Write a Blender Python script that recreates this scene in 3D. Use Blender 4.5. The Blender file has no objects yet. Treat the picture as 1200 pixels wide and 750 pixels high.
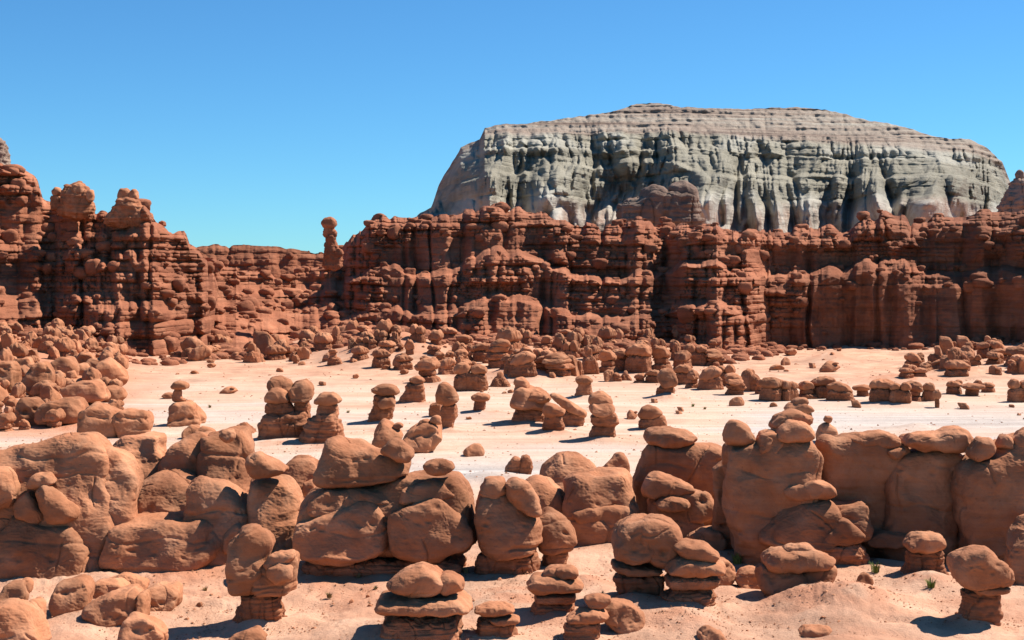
import bpy, math, random
import numpy as np
random.seed(7); RNG = np.random.default_rng(7)
H, F, HY = 14.0, 1650.0, 320.0           # eye height (m), focal length and horizon row on a 1200x750 frame
C = bpy.data.collections.new('scene'); bpy.context.scene.collection.children.link(C)

# ------------------------------------------------------------------ noise
def _hash(ix, iy, iz, seed):
    h = (ix * 374761393 + iy * 668265263 + iz * 1440662683 + seed * 974634777) & 0xffffffff
    h = ((h ^ (h >> 13)) * 1274126177) & 0xffffffff
    h = ((h ^ (h >> 16)) * 2246822519) & 0xffffffff
    return h ^ (h >> 15)
def pn(P, seed=0):
    """Perlin noise at P (N,3), about -0.7..0.7 scaled to about -1..1"""
    P = np.asarray(P, float); I = np.floor(P).astype(np.int64); f = P - I
    u = f * f * f * (f * (f * 6 - 15) + 10)
    out = np.zeros(len(P))
    for dx in (0, 1):
        wx = u[:, 0] if dx else 1 - u[:, 0]
        for dy in (0, 1):
            wy = u[:, 1] if dy else 1 - u[:, 1]
            for dz in (0, 1):
                wz = u[:, 2] if dz else 1 - u[:, 2]
                h = _hash(I[:, 0] + dx, I[:, 1] + dy, I[:, 2] + dz, seed)
                g = ((h & 1023) / 511.5 - 1) * (f[:, 0] - dx) + (((h >> 10) & 1023) / 511.5 - 1) * (f[:, 1] - dy) + (((h >> 20) & 1023) / 511.5 - 1) * (f[:, 2] - dz)
                out += wx * wy * wz * g
    return out * 1.5
def n3(x, y, z, s=1.0, seed=0):
    x, y, z = np.broadcast_arrays(np.asarray(x, float), y, z)
    return pn(np.stack([x.ravel() / s, y.ravel() / s, z.ravel() / s], 1) + 31.7, seed).reshape(x.shape)
def h1(i, seed=0):
    i = np.asarray(i).astype(np.int64)
    return (_hash(i, i * 7 + 3, i * 0, seed) & 0xffff) / 65535.0
def h2(i, j, seed=0):
    return (_hash(np.asarray(i).astype(np.int64), np.asarray(j).astype(np.int64), np.int64(5), seed) & 0xffff) / 65535.0
def sst(a, b, x):
    t = np.clip((x - a) / (b - a), 0, 1); return t * t * (3 - 2 * t)

# ------------------------------------------------------------------ mesh helpers
def link(o, parent=None):
    C.objects.link(o)
    if parent: o.parent = parent
    return o
def mk(name, V, Q, mat, parent=None, loc=(0, 0, 0), smooth=True):
    V = np.ascontiguousarray(V, np.float32); Q = np.ascontiguousarray(Q, np.int32)
    k = Q.shape[1]; m = bpy.data.meshes.new(name)
    m.vertices.add(len(V)); m.vertices.foreach_set('co', V.ravel())
    m.loops.add(Q.size); m.loops.foreach_set('vertex_index', Q.ravel())
    m.polygons.add(len(Q)); m.polygons.foreach_set('loop_start', np.arange(0, Q.size, k, dtype=np.int32))
    m.polygons.foreach_set('loop_total', np.full(len(Q), k, np.int32))
    m.polygons.foreach_set('use_smooth', np.full(len(Q), smooth, bool))
    m.update(calc_edges=True); m.validate()
    m.materials.append(mat)
    o = bpy.data.objects.new(name, m); o.location = loc
    return link(o, parent)
def tag(o, label=None, cat=None, group=None, kind=None):
    if label: o['label'] = label
    if cat: o['category'] = cat
    if group: o['group'] = group
    if kind: o['kind'] = kind
    return o
def empty(name, loc):
    o = bpy.data.objects.new(name, None); o.location = loc; o.empty_display_size = .3
    return link(o)

def surface_nets(A, org, cell):
    """A: scalar grid (negative inside) -> V, quads"""
    S = A < 0; nx, ny, nz = A.shape
    cnt = np.zeros((nx-1, ny-1, nz-1), np.int8)
    for a in (0, 1):
        for b in (0, 1):
            for c in (0, 1): cnt += S[a:nx-1+a, b:ny-1+b, c:nz-1+c]
    act = (cnt > 0) & (cnt < 8); idx = np.argwhere(act)
    ids = np.full(act.shape, -1, np.int64); ids[act] = np.arange(len(idx))
    acc = np.zeros((len(idx), 3)); n = np.zeros(len(idx))
    cr = [(a, b, c) for a in (0, 1) for b in (0, 1) for c in (0, 1)]
    val = {c: A[idx[:, 0]+c[0], idx[:, 1]+c[1], idx[:, 2]+c[2]] for c in cr}
    for c in cr:
        for ax in range(3):
            if c[ax]: continue
            d = list(c); d[ax] = 1; d = tuple(d)
            v0, v1 = val[c], val[d]; m = (v0 < 0) != (v1 < 0)
            t = np.where(m, v0 / np.where(m, v0 - v1, 1), 0)
            for k in range(3): acc[:, k] += m * (c[k] + (t if k == ax else 0))
            n += m
    V = (idx + acc / n[:, None]) * cell + org
    Q = []
    for ax in range(3):
        sl0 = [slice(None)]*3; sl1 = [slice(None)]*3; sl0[ax] = slice(0, -1); sl1[ax] = slice(1, None)
        m = S[tuple(sl0)] != S[tuple(sl1)]
        e = np.argwhere(m); o1, o2 = [(1, 2), (2, 0), (0, 1)][ax]
        ok = (e[:, o1] > 0) & (e[:, o2] > 0) & (e[:, o1] < A.shape[o1]-1) & (e[:, o2] < A.shape[o2]-1)
        e = e[ok]; ins = S[e[:, 0], e[:, 1], e[:, 2]]
        q = []
        for da, db in ((1, 1), (0, 1), (0, 0), (1, 0)):
            g = e.copy(); g[:, o1] -= da; g[:, o2] -= db; q.append(ids[g[:, 0], g[:, 1], g[:, 2]])
        q = np.stack(q, 1); q = np.where(ins[:, None], q, q[:, ::-1]); Q.append(q)
    return V, np.concatenate(Q)
def vnormals(V, Q):
    a = V[Q[:, 2]] - V[Q[:, 0]]; b = V[Q[:, -1]] - V[Q[:, 1]]; n = np.cross(a, b); N = np.zeros_like(V)
    for k in range(Q.shape[1]):
        for j in range(3): N[:, j] += np.bincount(Q[:, k], n[:, j], len(V))
    return N / (np.linalg.norm(N, axis=1)[:, None] + 1e-12)
def chaikin(P, it=2):
    P = np.asarray(P, float)
    for _ in range(it):
        R = np.roll(P, -1, 0); P = np.stack([.83*P+.17*R, .17*P+.83*R], 1).reshape(-1, 2)
    return P
def poly_sdf(P, X, Z):
    d = np.full(X.shape, 1e9); inside = np.zeros(X.shape, bool)
    Q = np.roll(P, -1, 0)
    for (ax, az), (bx, bz) in zip(P, Q):
        ex, ez = bx-ax, bz-az; L = ex*ex+ez*ez+1e-12
        t = np.clip(((X-ax)*ex+(Z-az)*ez)/L, 0, 1)
        d = np.minimum(d, (X-ax-t*ex)**2+(Z-az-t*ez)**2)
        c = ((az > Z) != (bz > Z)) & (X < ex*(Z-az)/(ez if abs(ez) > 1e-9 else 1e-9)+ax)
        inside ^= c
    d = np.sqrt(d); return np.where(inside, -d, d)
def blur(A, r, it=3):
    r = int(max(1, r))
    for _ in range(it):
        for ax in (0, 1):
            B = np.pad(A, [(r+1, r) if k == ax else (0, 0) for k in (0, 1)], mode='edge'); cs = np.cumsum(B, ax)
            n = A.shape[ax]
            A = (np.take(cs, np.arange(2*r+1, 2*r+1+n), ax) - np.take(cs, np.arange(0, n), ax)) / (2*r+1)
    return A
SEED = [100]
def displace(V, N, R, kind, W, seed, px):
    """erosion detail along the normals; W world-space coords; R the part's inradius"""
    x, y, z = W.T
    ax = np.abs(n3(x, y, z, 1.25*R, seed+12)); d = R*(.12*n3(x, y, z, 1.7*R, seed) - .15*(ax-.22) + .045*n3(x, y, z*1.2, .7*R, seed+1) + .022*n3(x, y, z*1.3, .28*R, seed+2) + .016*n3(x, y, z*1.6, .12*R, seed+3)) + px*.2*n3(x, y, z*1.5, 3.2*px, seed+16)
    # flattened facets: cellular planes
    # bedding crease and joints
    w = z + .35*R*n3(x, y, z*.3, 1.6*R, seed+4)
    if kind in ('cap', 'body'):
        cell = .85*R; k = np.floor(w/cell); f = w/cell-k
        on = h1(k, seed+5) > .68
        d -= on*R*.06*np.exp(-(((f-.5)*cell)/(.07*R))**2)*sst(-.3, .1, n3(x, y, z, 1.6*R, seed+15))
        j = n3(x, y, z*.45, 2.2*R, seed+6)
        d -= R*.08*np.exp(-(j/.022)**2)*sst(.05, .2, n3(x, y, z, 2*R, seed+8))
        rs = np.random.default_rng(seed)
        nm = N[:, 1] < -.35
        if kind == 'body' and R > 14*px and nm.sum() > 50:
            zz = rs.uniform(np.percentile(z, 30), np.percentile(z, 80))
            xs = rs.uniform(x.min(), x.max(), 7)
            for q in range(7):
                pz = zz+rs.normal()*.12*R; rr = rs.uniform(1.2, 2.6)*px
                d -= nm*rr*1.1*np.exp(-(((x-xs[q])/(rr*1.5))**2+((z-pz)/rr)**2)*.8)
    if kind == 'body':          # thin beds weathering out towards the foot of a block
        t_ = (z-z.min())/max(np.ptp(z), 1e-3); lowb = sst(.42, .08, t_)*sst(-.3, .15, n3(x, y, z, 1.5*R, seed+20))
        T = max(3.0*px, .16*R); L = (z+.5*T*n3(x, y, z, 2*R, seed+21))/T; i = np.floor(L); f = L-i
        d += lowb*R*.13*(h1(i, seed+22)-.5+(h1(i+1, seed+22)-h1(i, seed+22))*sst(.65, 1, f))
    if kind == 'stem':
        T = max(3.2*px, .22*R); L = (z+.4*T*n3(x, y, z, 2*R, seed+7))/T
        i = np.floor(L); f = L-i
        a, b = h1(i, seed+9), h1(i+1, seed+9); hh = a+(b-a)*sst(.7, 1, f)
        mk_ = .35+.65*sst(-.25, .2, n3(x, y, z, 1.1*R, seed+13)); d += mk_*R*.17*(hh-.5) - mk_*R*.05*np.exp(-((f-.85)/.12)**2)
        d += R*.10*n3(x, y, z*1.4, .4*R, seed+10)+.14*R*n3(x, y, z*.5, .8*R, seed+11)-.09*R*np.exp(-(n3(x, y, z*.3, .8*R, seed+14)/.05)**2)
    if kind != 'stem':          # lopsided erosion: push the whole form about
        q = 1.25*R; V = V + .22*R*np.stack([n3(x, y, z, q, seed+30), n3(x, y, z, q, seed+31), .8*n3(x, y, z, q, seed+32)], 1)
    return V + N*d[:, None]

def part_mesh(pts, dc, D, kind='body', g=0, lean=0.0, p=3.0, res=1.0, org=(0, 0, 0), grow=1.2, yaw=0.0):
    """pts: outline in photo pixels, seen at distance dc (m); D: half depth in px; returns V (local to org), Q"""
    s = dc/F
    P = np.array(pts, float); tt_ = (P[:, 1]-P[:, 1].min())/max(1, np.ptp(P[:, 1])); near_ = 0 if g else .75*(D+.5*lean*np.ptp(P[:, 1]))/F*tt_
    P = np.stack([(P[:, 0]-600)*s, H-(P[:, 1]-HY)*s*(1-near_)], 1)
    zmin, zmax = P[:, 1].min(), P[:, 1].max()
    wdt = min(zmax-zmin, P[:, 0].max()-P[:, 0].min())
    if g:
        m = P[:, 1] < zmin+.25*(zmax-zmin); P[m, 1] -= max(.25*wdt, 5*s)*g
    P = chaikin(P, 2)
    cell = max(.9*s*res, .008)
    pad = 5*cell + .12*wdt
    x0, x1 = P[:, 0].min()-pad, P[:, 0].max()+pad; z0, z1 = P[:, 1].min()-pad, P[:, 1].max()+pad
    nx, nz = int((x1-x0)/cell)+2, int((z1-z0)/cell)+2
    X = x0+np.arange(nx)*cell; Z = z0+np.arange(nz)*cell
    S = poly_sdf(P, X[:, None]+0*Z[None], 0*X[:, None]+Z[None]); R = -S.min()
    S = blur(S, .055*R/cell, 2)-min(grow*s, .12*R); R = -S.min()
    Dm = D*s
    lz = (Z-.5*(z0+z1))*lean
    lx = (X-.5*(x0+x1))*yaw; yl = Dm+abs(lz).max()+abs(lx).max()+4*cell
    ny = int(2*yl/cell)+2; Y = -yl+np.arange(ny)*cell
    a = np.clip(1+S/R, 0, None)
    b = np.abs(Y[None, :, None]-lz[None, None, :]-lx[:, None, None])/Dm
    A = (a[:, None, :]**p + b**p)**(1/p)-1
    V, Q = surface_nets(A, np.array([x0, -yl, z0]), cell)
    N = vnormals(V, Q)
    W = V+np.array([0, dc, 0]); SEED[0] += 17
    V = displace(V, N, min(max(R, 4*s), 27*s), kind, W, SEED[0], s)
    V = V + np.array([0, dc, 0]) - np.array(org)
    return V, Q

# ------------------------------------------------------------------ materials
def nodes(m): m.use_nodes = True; t = m.node_tree; t.nodes.clear(); return t, t.nodes, t.links
def material(name, ramp, scale, strata=None, rough=.95, bump=.35, bscale=6., fine=40., speck=None, dist=.06):
    m = bpy.data.materials.new(name); t, N, L = nodes(m)
    out = N.new('ShaderNodeOutputMaterial'); b = N.new('ShaderNodeBsdfPrincipled'); L.new(b.outputs[0], out.inputs[0])
    b.inputs['Roughness'].default_value = rough; b.inputs['Specular IOR Level'].default_value = .15
    geo = N.new('ShaderNodeNewGeometry')
    def noise(sc, det=6, ro=.6, vec=None, d=0.):
        n = N.new('ShaderNodeTexNoise'); n.inputs['Scale'].default_value = sc; n.inputs['Detail'].default_value = det
        n.inputs['Roughness'].default_value = ro; n.inputs['Distortion'].default_value = d
        L.new(vec or geo.outputs['Position'], n.inputs['Vector']); return n.outputs['Fac']
    def mix(a, bb, fac, mode='MIX'):
        x = N.new('ShaderNodeMix'); x.data_type = 'RGBA'; x.blend_type = mode
        for v, i in ((a, 6), (bb, 7)):
            if isinstance(v, tuple): x.inputs[i].default_value = (*v, 1)
            else: L.new(v, x.inputs[i])
        if isinstance(fac, (int, float)): x.inputs[0].default_value = fac
        else: L.new(fac, x.inputs[0])
        return x.outputs[2]
    def rmp(fac, stops, interp='LINEAR'):
        r = N.new('ShaderNodeValToRGB'); r.color_ramp.interpolation = interp; e = r.color_ramp.elements
        while len(e) < len(stops): e.new(.5)
        for k, (p, c) in enumerate(stops):
            e[k].position = p; e[k].color = (*c, 1) if isinstance(c, tuple) else (c, c, c, 1)
        L.new(fac, r.inputs[0]); return r.outputs[0]
    col = rmp(noise(scale, 7, .62, d=.4), ramp)
    col = mix(col, rmp(noise(scale*.4, 4, .6), [(.32, .70), (.5, 1.0), (.68, 1.2)]), .8, 'MULTIPLY')
    if strata:
        mp = N.new('ShaderNodeMapping'); mp.inputs['Scale'].default_value = (.04, .04, 1); L.new(geo.outputs['Position'], mp.inputs[0])
        sn = noise(strata[0], 5, .75, mp.outputs[0])
        col = mix(col, rmp(sn, strata[1]), strata[2], 'MULTIPLY')
    # fine grain, dark specks
    col = mix(col, rmp(noise(fine, 3, .7), [(.3, .8), (.7, 1.16)]), .55, 'MULTIPLY')
    if speck:
        v = N.new('ShaderNodeTexVoronoi'); v.inputs['Scale'].default_value = speck[0]; L.new(geo.outputs['Position'], v.inputs['Vector'])
        col = mix(col, speck[1], rmp(v.outputs['Distance'], [(.0, speck[2]), (.16, 0.)]))
    oi = N.new('ShaderNodeObjectInfo'); col = mix(col, rmp(oi.outputs['Random'], [(0, (.86, .84, .82)), (1, (1.1, 1.1, 1.1))]), 1, 'MULTIPLY')
    L.new(col, b.inputs['Base Color'])
    bp = N.new('ShaderNodeBump'); bp.inputs['Strength'].default_value = bump; bp.inputs['Distance'].default_value = dist
    hgt = noise(bscale, 8, .68)
    if strata:
        ad = N.new('ShaderNodeMath'); ad.operation = 'MULTIPLY_ADD'; L.new(noise(strata[0]*3, 5, .7, mp.outputs[0]), ad.inputs[0]); ad.inputs[1].default_value = .9; L.new(hgt, ad.inputs[2]); hgt = ad.outputs[0]
    L.new(hgt, bp.inputs['Height'])
    bp2 = N.new('ShaderNodeBump'); bp2.inputs['Strength'].default_value = bump; bp2.inputs['Distance'].default_value = dist*.35
    L.new(noise(fine, 4, .7), bp2.inputs['Height']); L.new(bp.outputs[0], bp2.inputs['Normal']); L.new(bp2.outputs[0], b.inputs['Normal'])
    m['api'] = 0
    return m, (t, N, L, geo, noise, mix, rmp, b, col)
SC = (.40, .175, .088)
M_rock, _ = material('red_sandstone', [(.25, (.30, .112, .052)), (.5, (.395, .165, .082)), (.75, (.48, .235, .130))], .55,
                  strata=(1.1, [(.36, .74), (.6, 1.10)], .65), bump=.38, bscale=4, fine=34, speck=(2.2, (.16, .06, .032), .5))
M_stem, _ = material('banded_mudstone', [(.25, (.24, .086, .040)), (.5, (.335, .132, .065)), (.75, (.42, .19, .102))], .9,
                  strata=(4.5, [(.35, .68), (.5, 1.0), (.65, 1.12)], .85), bump=.6, bscale=8, fine=30)
M_cliff, _ = material('cliff_sandstone', [(.25, (.195, .064, .032)), (.5, (.29, .106, .054)), (.78, (.39, .165, .090))], .16,
                  strata=(.75, [(.36, .66), (.5, 1.0), (.66, 1.15)], .8), bump=.8, bscale=1.3, fine=6, dist=.25)
M_mesa, MS = material('pale_mesa_rock', [(.25, (.195, .176, .132)), (.5, (.285, .262, .203)), (.78, (.39, .362, .29))], .05,
                  strata=(.35, [(.36, .74), (.5, 1.0), (.66, 1.12)], .7), bump=.9, bscale=.5, fine=2.2, dist=.8)
M_butte, _ = material('brown_butte_rock', [(.25, (.15, .095, .07)), (.5, (.24, .16, .12)), (.78, (.33, .25, .19))], .12,
                  strata=(.35, [(.36, .74), (.6, 1.12)], .7), bump=.7, bscale=.8, fine=4, dist=.5)
M_sand, SS = material('desert_sand', [(.25, (.38, .195, .118)), (.5, (.49, .280, .180)), (.75, (.57, .355, .24))], .35,
                  bump=.8, bscale=2.2, fine=11, dist=.13, speck=(1.3, (.36, .17, .095), .6))
# sand: pale dried mud of the wash, placed by world position
def sand_extra():
    t, N, L, geo, noise, mix, rmp, b, col = SS
    sx = N.new('ShaderNodeSeparateXYZ'); L.new(geo.outputs['Position'], sx.inputs[0])
    att = N.new('ShaderNodeAttribute'); att.attribute_name = 'wash'
    mp = N.new('ShaderNodeMapping'); mp.inputs['Scale'].default_value = (.12, 1, 1); L.new(geo.outputs['Position'], mp.inputs[0])
    st = rmp(noise(.35, 6, .65, mp.outputs[0], .6), [(.36, (.47, .31, .215)), (.5, (.55, .385, .28)), (.64, (.61, .45, .345))])
    mth = N.new('ShaderNodeMath'); mth.operation = 'MULTIPLY'
    L.new(att.outputs['Fac'], mth.inputs[0]); L.new(rmp(noise(.12, 5, .7, mp.outputs[0], .5), [(.33, .25), (.55, 1.)]), mth.inputs[1])
    c2 = mix(col, st, mth.outputs[0])
    att2 = N.new('ShaderNodeAttribute'); att2.attribute_name = 'red'
    c3 = mix(c2, (.44, .19, .105), att2.outputs['Fac'])
    att3 = N.new('ShaderNodeAttribute'); att3.attribute_name = 'grey'
    c3 = mix(c3, rmp(noise(.5, 6, .7, mp.outputs[0], .5), [(.35, (.33, .285, .255)), (.65, (.52, .46, .41))]), att3.outputs['Fac'])
    L.new(c3, b.inputs['Base Color'])
sand_extra()
def mesa_extra():
    t, N, L, geo, noise, mix, rmp, b, col = MS
    a = N.new('ShaderNodeAttribute'); a.attribute_name = 'upper'
    mp = N.new('ShaderNodeMapping'); mp.inputs['Scale'].default_value = (.02, .02, 1); L.new(geo.outputs['Position'], mp.inputs[0])
    up = rmp(noise(.33, 6, .8, mp.outputs[0], .1), [(.38, (.13, .090, .068)), (.45, (.27, .20, .152)), (.55, (.31, .25, .195)), (.66, (.37, .33, .265))])
    up = mix(up, rmp(noise(1.5, 4, .8), [(.35, .72), (.65, 1.2)]), .7, 'MULTIPLY')
    c = mix(col, up, a.outputs['Fac'])
    a2 = N.new('ShaderNodeAttribute'); a2.attribute_name = 'foot'
    c = mix(c, rmp(noise(.08, 5, .7, None, .6), [(.4, (.33, .22, .165)), (.6, (.46, .40, .33))]), a2.outputs['Fac'])
    a3 = N.new('ShaderNodeAttribute'); a3.attribute_name = 'pale'
    c = mix(c, (.50, .475, .405), a3.outputs['Fac'])
    L.new(c, b.inputs['Base Color'])
mesa_extra()
def attr(o, name, vals):
    a = o.data.attributes.new(name, 'FLOAT', 'POINT'); a.data.foreach_set('value', np.ascontiguousarray(vals, np.float32))

# ------------------------------------------------------------------ ground
MOUNDS = []      # x, y, radius, height, squash
def mound_px(px, py, rpx, hpx, sq=1.0):
    d = F*H/(py-HY); MOUNDS.append(((px-600)*d/F, d, rpx*d/F, hpx*d/F, sq))
def foot(px):
    """height the ground climbs to where it meets the cliffs, as rows of the photo"""
    return np.interp(px, [-400, -60, 60, 150, 190, 330, 400, 470, 560, 700, 840, 900, 1060, 1110, 1200, 1500],
                         [6.5, 5.2, 4.2, 1.6, .2, .3, 2.6, 3.4, 2.6, 2.2, 1.4, .3, .3, 1.2, 2.2, 3.0])
def foot0(px):     # distance where that climb begins
    return np.interp(px, [-60, 100, 190, 330, 380, 470, 700, 840, 1000, 1060, 1200], [112, 130, 190, 215, 195, 185, 200, 215, 220, 195, 175])
def G0(x, y):
    px = 600+x/np.maximum(y, 5)*F
    pw = px+9*n3(x, y, 0, 9, 6)
    f = sum(foot(pw+k) for k in (-32, -16, 0, 16, 32))/5; s = sum(foot0(pw+k) for k in (-40, -20, 0, 20, 40))/5
    z = f*sst(0, 1, (y-s)/np.maximum(245-s, 20))
    z = z + np.clip(y-245, 0, 80)*.02
    near = 1-sst(82, 100, y); far = sst(150, 190, y)
    z = z + near*(.40*n3(x, y, 0, 9, 1)+.20*n3(x, y, 0, 3.2, 2)) + .22*n3(x, y, 0, 22, 3)
    rill = np.abs(n3(x, y, 0, 4.5, 4))
    z = z - near*.07*np.exp(-(rill/.10)**2)
    z = z + far*(.25*n3(x, y, 0, 7, 5))
    return z
def G(x, y):
    x = np.asarray(x, float); y = np.asarray(y, float)
    z = G0(x, y)
    for mx, my, r, h, sq in MOUNDS:
        q = ((x-mx)/r)**2+((y-my)/(r*sq))**2
        z = z + h*np.exp(-np.sqrt(q*q*.5+q*.9+.02)*1.1)*1.15
    return z
def hit(px, py):
    ds = np.concatenate([np.arange(40, 200, .5), np.arange(200, 420, 1.)])
    X = (px-600)/F*ds; Z = H-(py-HY)/F*ds
    g = G(X, ds); m = np.nonzero(Z < g)[0]
    d = ds[m[0]] if len(m) else 260.
    return d

for a in [(1000, 716, 66, 34), (940, 716, 55, 20), (1090, 690, 40, 12), (800, 732, 60, 18), (740, 716, 55, 20), (690, 690, 40, 15), (300, 728, 30, 8),
          (1140, 738, 32, 10), (485, 750, 50, 8), (650, 728, 40, 10), (610, 700, 60, 8), (130, 715, 80, 10), (210, 668, 60, 10), (60, 668, 70, 6),
          (330, 500+22, 50, 5), (385, 528, 30, 4), (612, 497, 36, 5), (648, 506, 36, 5), (705, 516, 28, 5), (525, 503, 22, 3), (446, 495, 26, 3),
          (782, 468, 26, 7), (686, 466, 22, 5), (765, 503, 26, 3), (563, 484, 26, 4), (1050, 474, 34, 6), (612, 442, 44, 20), (1100, 472, 18, 3),
          (280, 512, 22, 9), (600, 565, 40, 10), (570, 560, 36, 8), (645, 545, 40, 6), (90, 500, 40, 6), (455, 505, 22, 3), (60, 530, 50, 12),
          (1075, 500, 26, 7), (975, 424, 36, 12), (470, 425, 55, 22), (960, 512, 40, 8), (390, 410, 40, 6), (1060, 446, 50, 8),(1130,440,50,10)]:
    mound_px(*a)

def build_ground():
    tt = np.concatenate([np.linspace(-1.6, -.42, 60, endpoint=False), np.linspace(-.42, .42, 1150), np.linspace(.42, 1.6, 61)[1:]])
    # rows: even in picture rows near, then geometric to the horizon
    r = 1/np.linspace(1/26., 1/330., 620); r = np.concatenate([r, np.geomspace(335, 6000, 60)])
    T, D = np.meshgrid(tt, r, indexing='ij'); X = T*D; Z = G(X, D)
    px = 600+T*F
    Z = np.where(D > 330, np.minimum(Z, 4)*np.exp(-(D-330)/500), Z)
    near = 1-sst(84, 96, D)
    # crumbly surface: small ledges and clods
    q = n3(X, D, 0, 1.1, 11); rg = sst(-.1, .4, n3(X, D, 0, 5, 23)); Z = Z + near*(.08*q+.07*rg*n3(X, D, 0, .5, 12)+.045*rg*n3(X, D, 0, .22, 24)+.03*n3(X, D, 0, .3, 25)) + (1-near)*.05*q
    ledge = n3(X, D*1.6, 0, 2.6, 13); Z = Z + near*.07*np.tanh(ledge*9)*sst(-.1, .4, n3(X, D, 0, 8, 14))
    mf = sst(640, 700, px)*0
    V = np.stack([X, D, Z], -1).reshape(-1, 3); a, b = T.shape
    I = np.arange(a*b).reshape(a, b)
    Q = np.stack([I[:-1, :-1], I[1:, :-1], I[1:, 1:], I[:-1, 1:]], -1).reshape(-1, 4)
    o = mk('ground', V, Q, M_sand)
    wob = 5*n3(X, D, 0, 18, 15)+2*n3(X, D, 0, 5, 16)
    w = sst(86, 96, D+wob)*(1-sst(150, 200, D+wob*2))
    red = sst(.05, .5, n3(X, D, 0, 7, 17)+.25*n3(X, D, 0, 1.5, 18))*.45*near
    red = red + .8*sst(165, 235, D+wob)*sst(.6, 2.6, G0(X, D)+.5*n3(X, D, 0, 6, 26)) + .7*sst(190, 120, px+wob*6)*sst(112, 122, D+wob) + .25*(1-near)*sst(.1, .5, n3(X, D, 0, 9, 21))
    slope = np.zeros_like(Z)
    for mx, my, r_, h, sq in MOUNDS:
        qq = ((X-mx)/r_)**2+((D-my)/(r_*sq))**2; slope = np.maximum(slope, (h > .12)*np.exp(-qq*1.0))
    red = np.clip(red+.75*slope*sst(-.3, .2, n3(X, D, 0, 1.2, 19)), 0, 1)
    # grey mud channels
    c1 = 96+ 3*np.sin(px/260.)+wob*.6
    g = np.exp(-((D-c1-3)/5.5)**2)*sst(800,620,px)*.6 + sst(820, 930, px)*np.exp(-((D-133-wob*1.2)/12)**2)*.85 + np.exp(-((D-112-wob)/4)**2)*sst(520,600,px)*sst(940,860,px)*.3
    g = g + .7*np.exp(-(((px-560)/70)**2+((D-97)/4.5)**2)) + .45*sst(.1,.5,n3(X,D*2.5,0,22,22))*sst(100,112,D)*(1-sst(150,170,D))
    attr(o, 'wash', w.ravel()); attr(o, 'red', red.ravel()*(1-np.clip(g, 0, 1)).ravel()); attr(o, 'grey', np.clip(g, 0, 1).ravel())
    tag(o, kind='structure', label='pale pink sand flats and dried wash between the rocks', cat='ground')

# ------------------------------------------------------------------ cliffs
ICO = []
def ico_protos():
    import bmesh
    for s in range(14):
        bm = bmesh.new(); bmesh.ops.create_icosphere(bm, subdivisions=3, radius=1.0)
        V = np.array([v.co[:] for v in bm.verts]); Q = np.array([[v.index for v in f.verts] for f in bm.faces]); bm.free()
        # super-ellipsoid-like block, flattened below, rumpled
        Pn = V/np.linalg.norm(V, axis=1)[:, None]
        k = (np.abs(Pn)**3.2).sum(1)**(1/3.2); V = Pn/k[:, None]
        x, y, z = V.T
        d = .22*n3(x, y, z, 1.1, 40+s)+.10*n3(x, y, z, .5, 60+s)
        z2 = z*1.0; f = z2+.4*n3(x, y, z, 1.5, 80+s)
        d -= .12*np.exp(-((f-.1-.3*(s % 3))/.10)**2)
        V = V+Pn*d[:, None]
        if s % 2: V[:, :2] *= (1-.28*sst(.2, -1., V[:, 2]))[:, None]
        ICO.append((V, Q))
ico_protos()
def scatter_blobs(pts, size, Vs, Qs, base):
    for (x, y, z), s in zip(pts, size):
        V, Q = ICO[random.randrange(14)]
        a = random.uniform(0, 6.28); ca, sa = math.cos(a), math.sin(a)
        sx, sy, sz = s*random.uniform(.8, 1.35), s*random.uniform(.8, 1.2), s*random.uniform(.5, 1.0)
        W = V*np.array([sx, sy, sz]); W = np.stack([W[:, 0]*ca-W[:, 1]*sa, W[:, 0]*sa+W[:, 1]*ca, W[:, 2]], 1)
        Vs.append(W+np.array([x, y, z])); Qs.append(Q+base); base += len(V)
    return base

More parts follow.
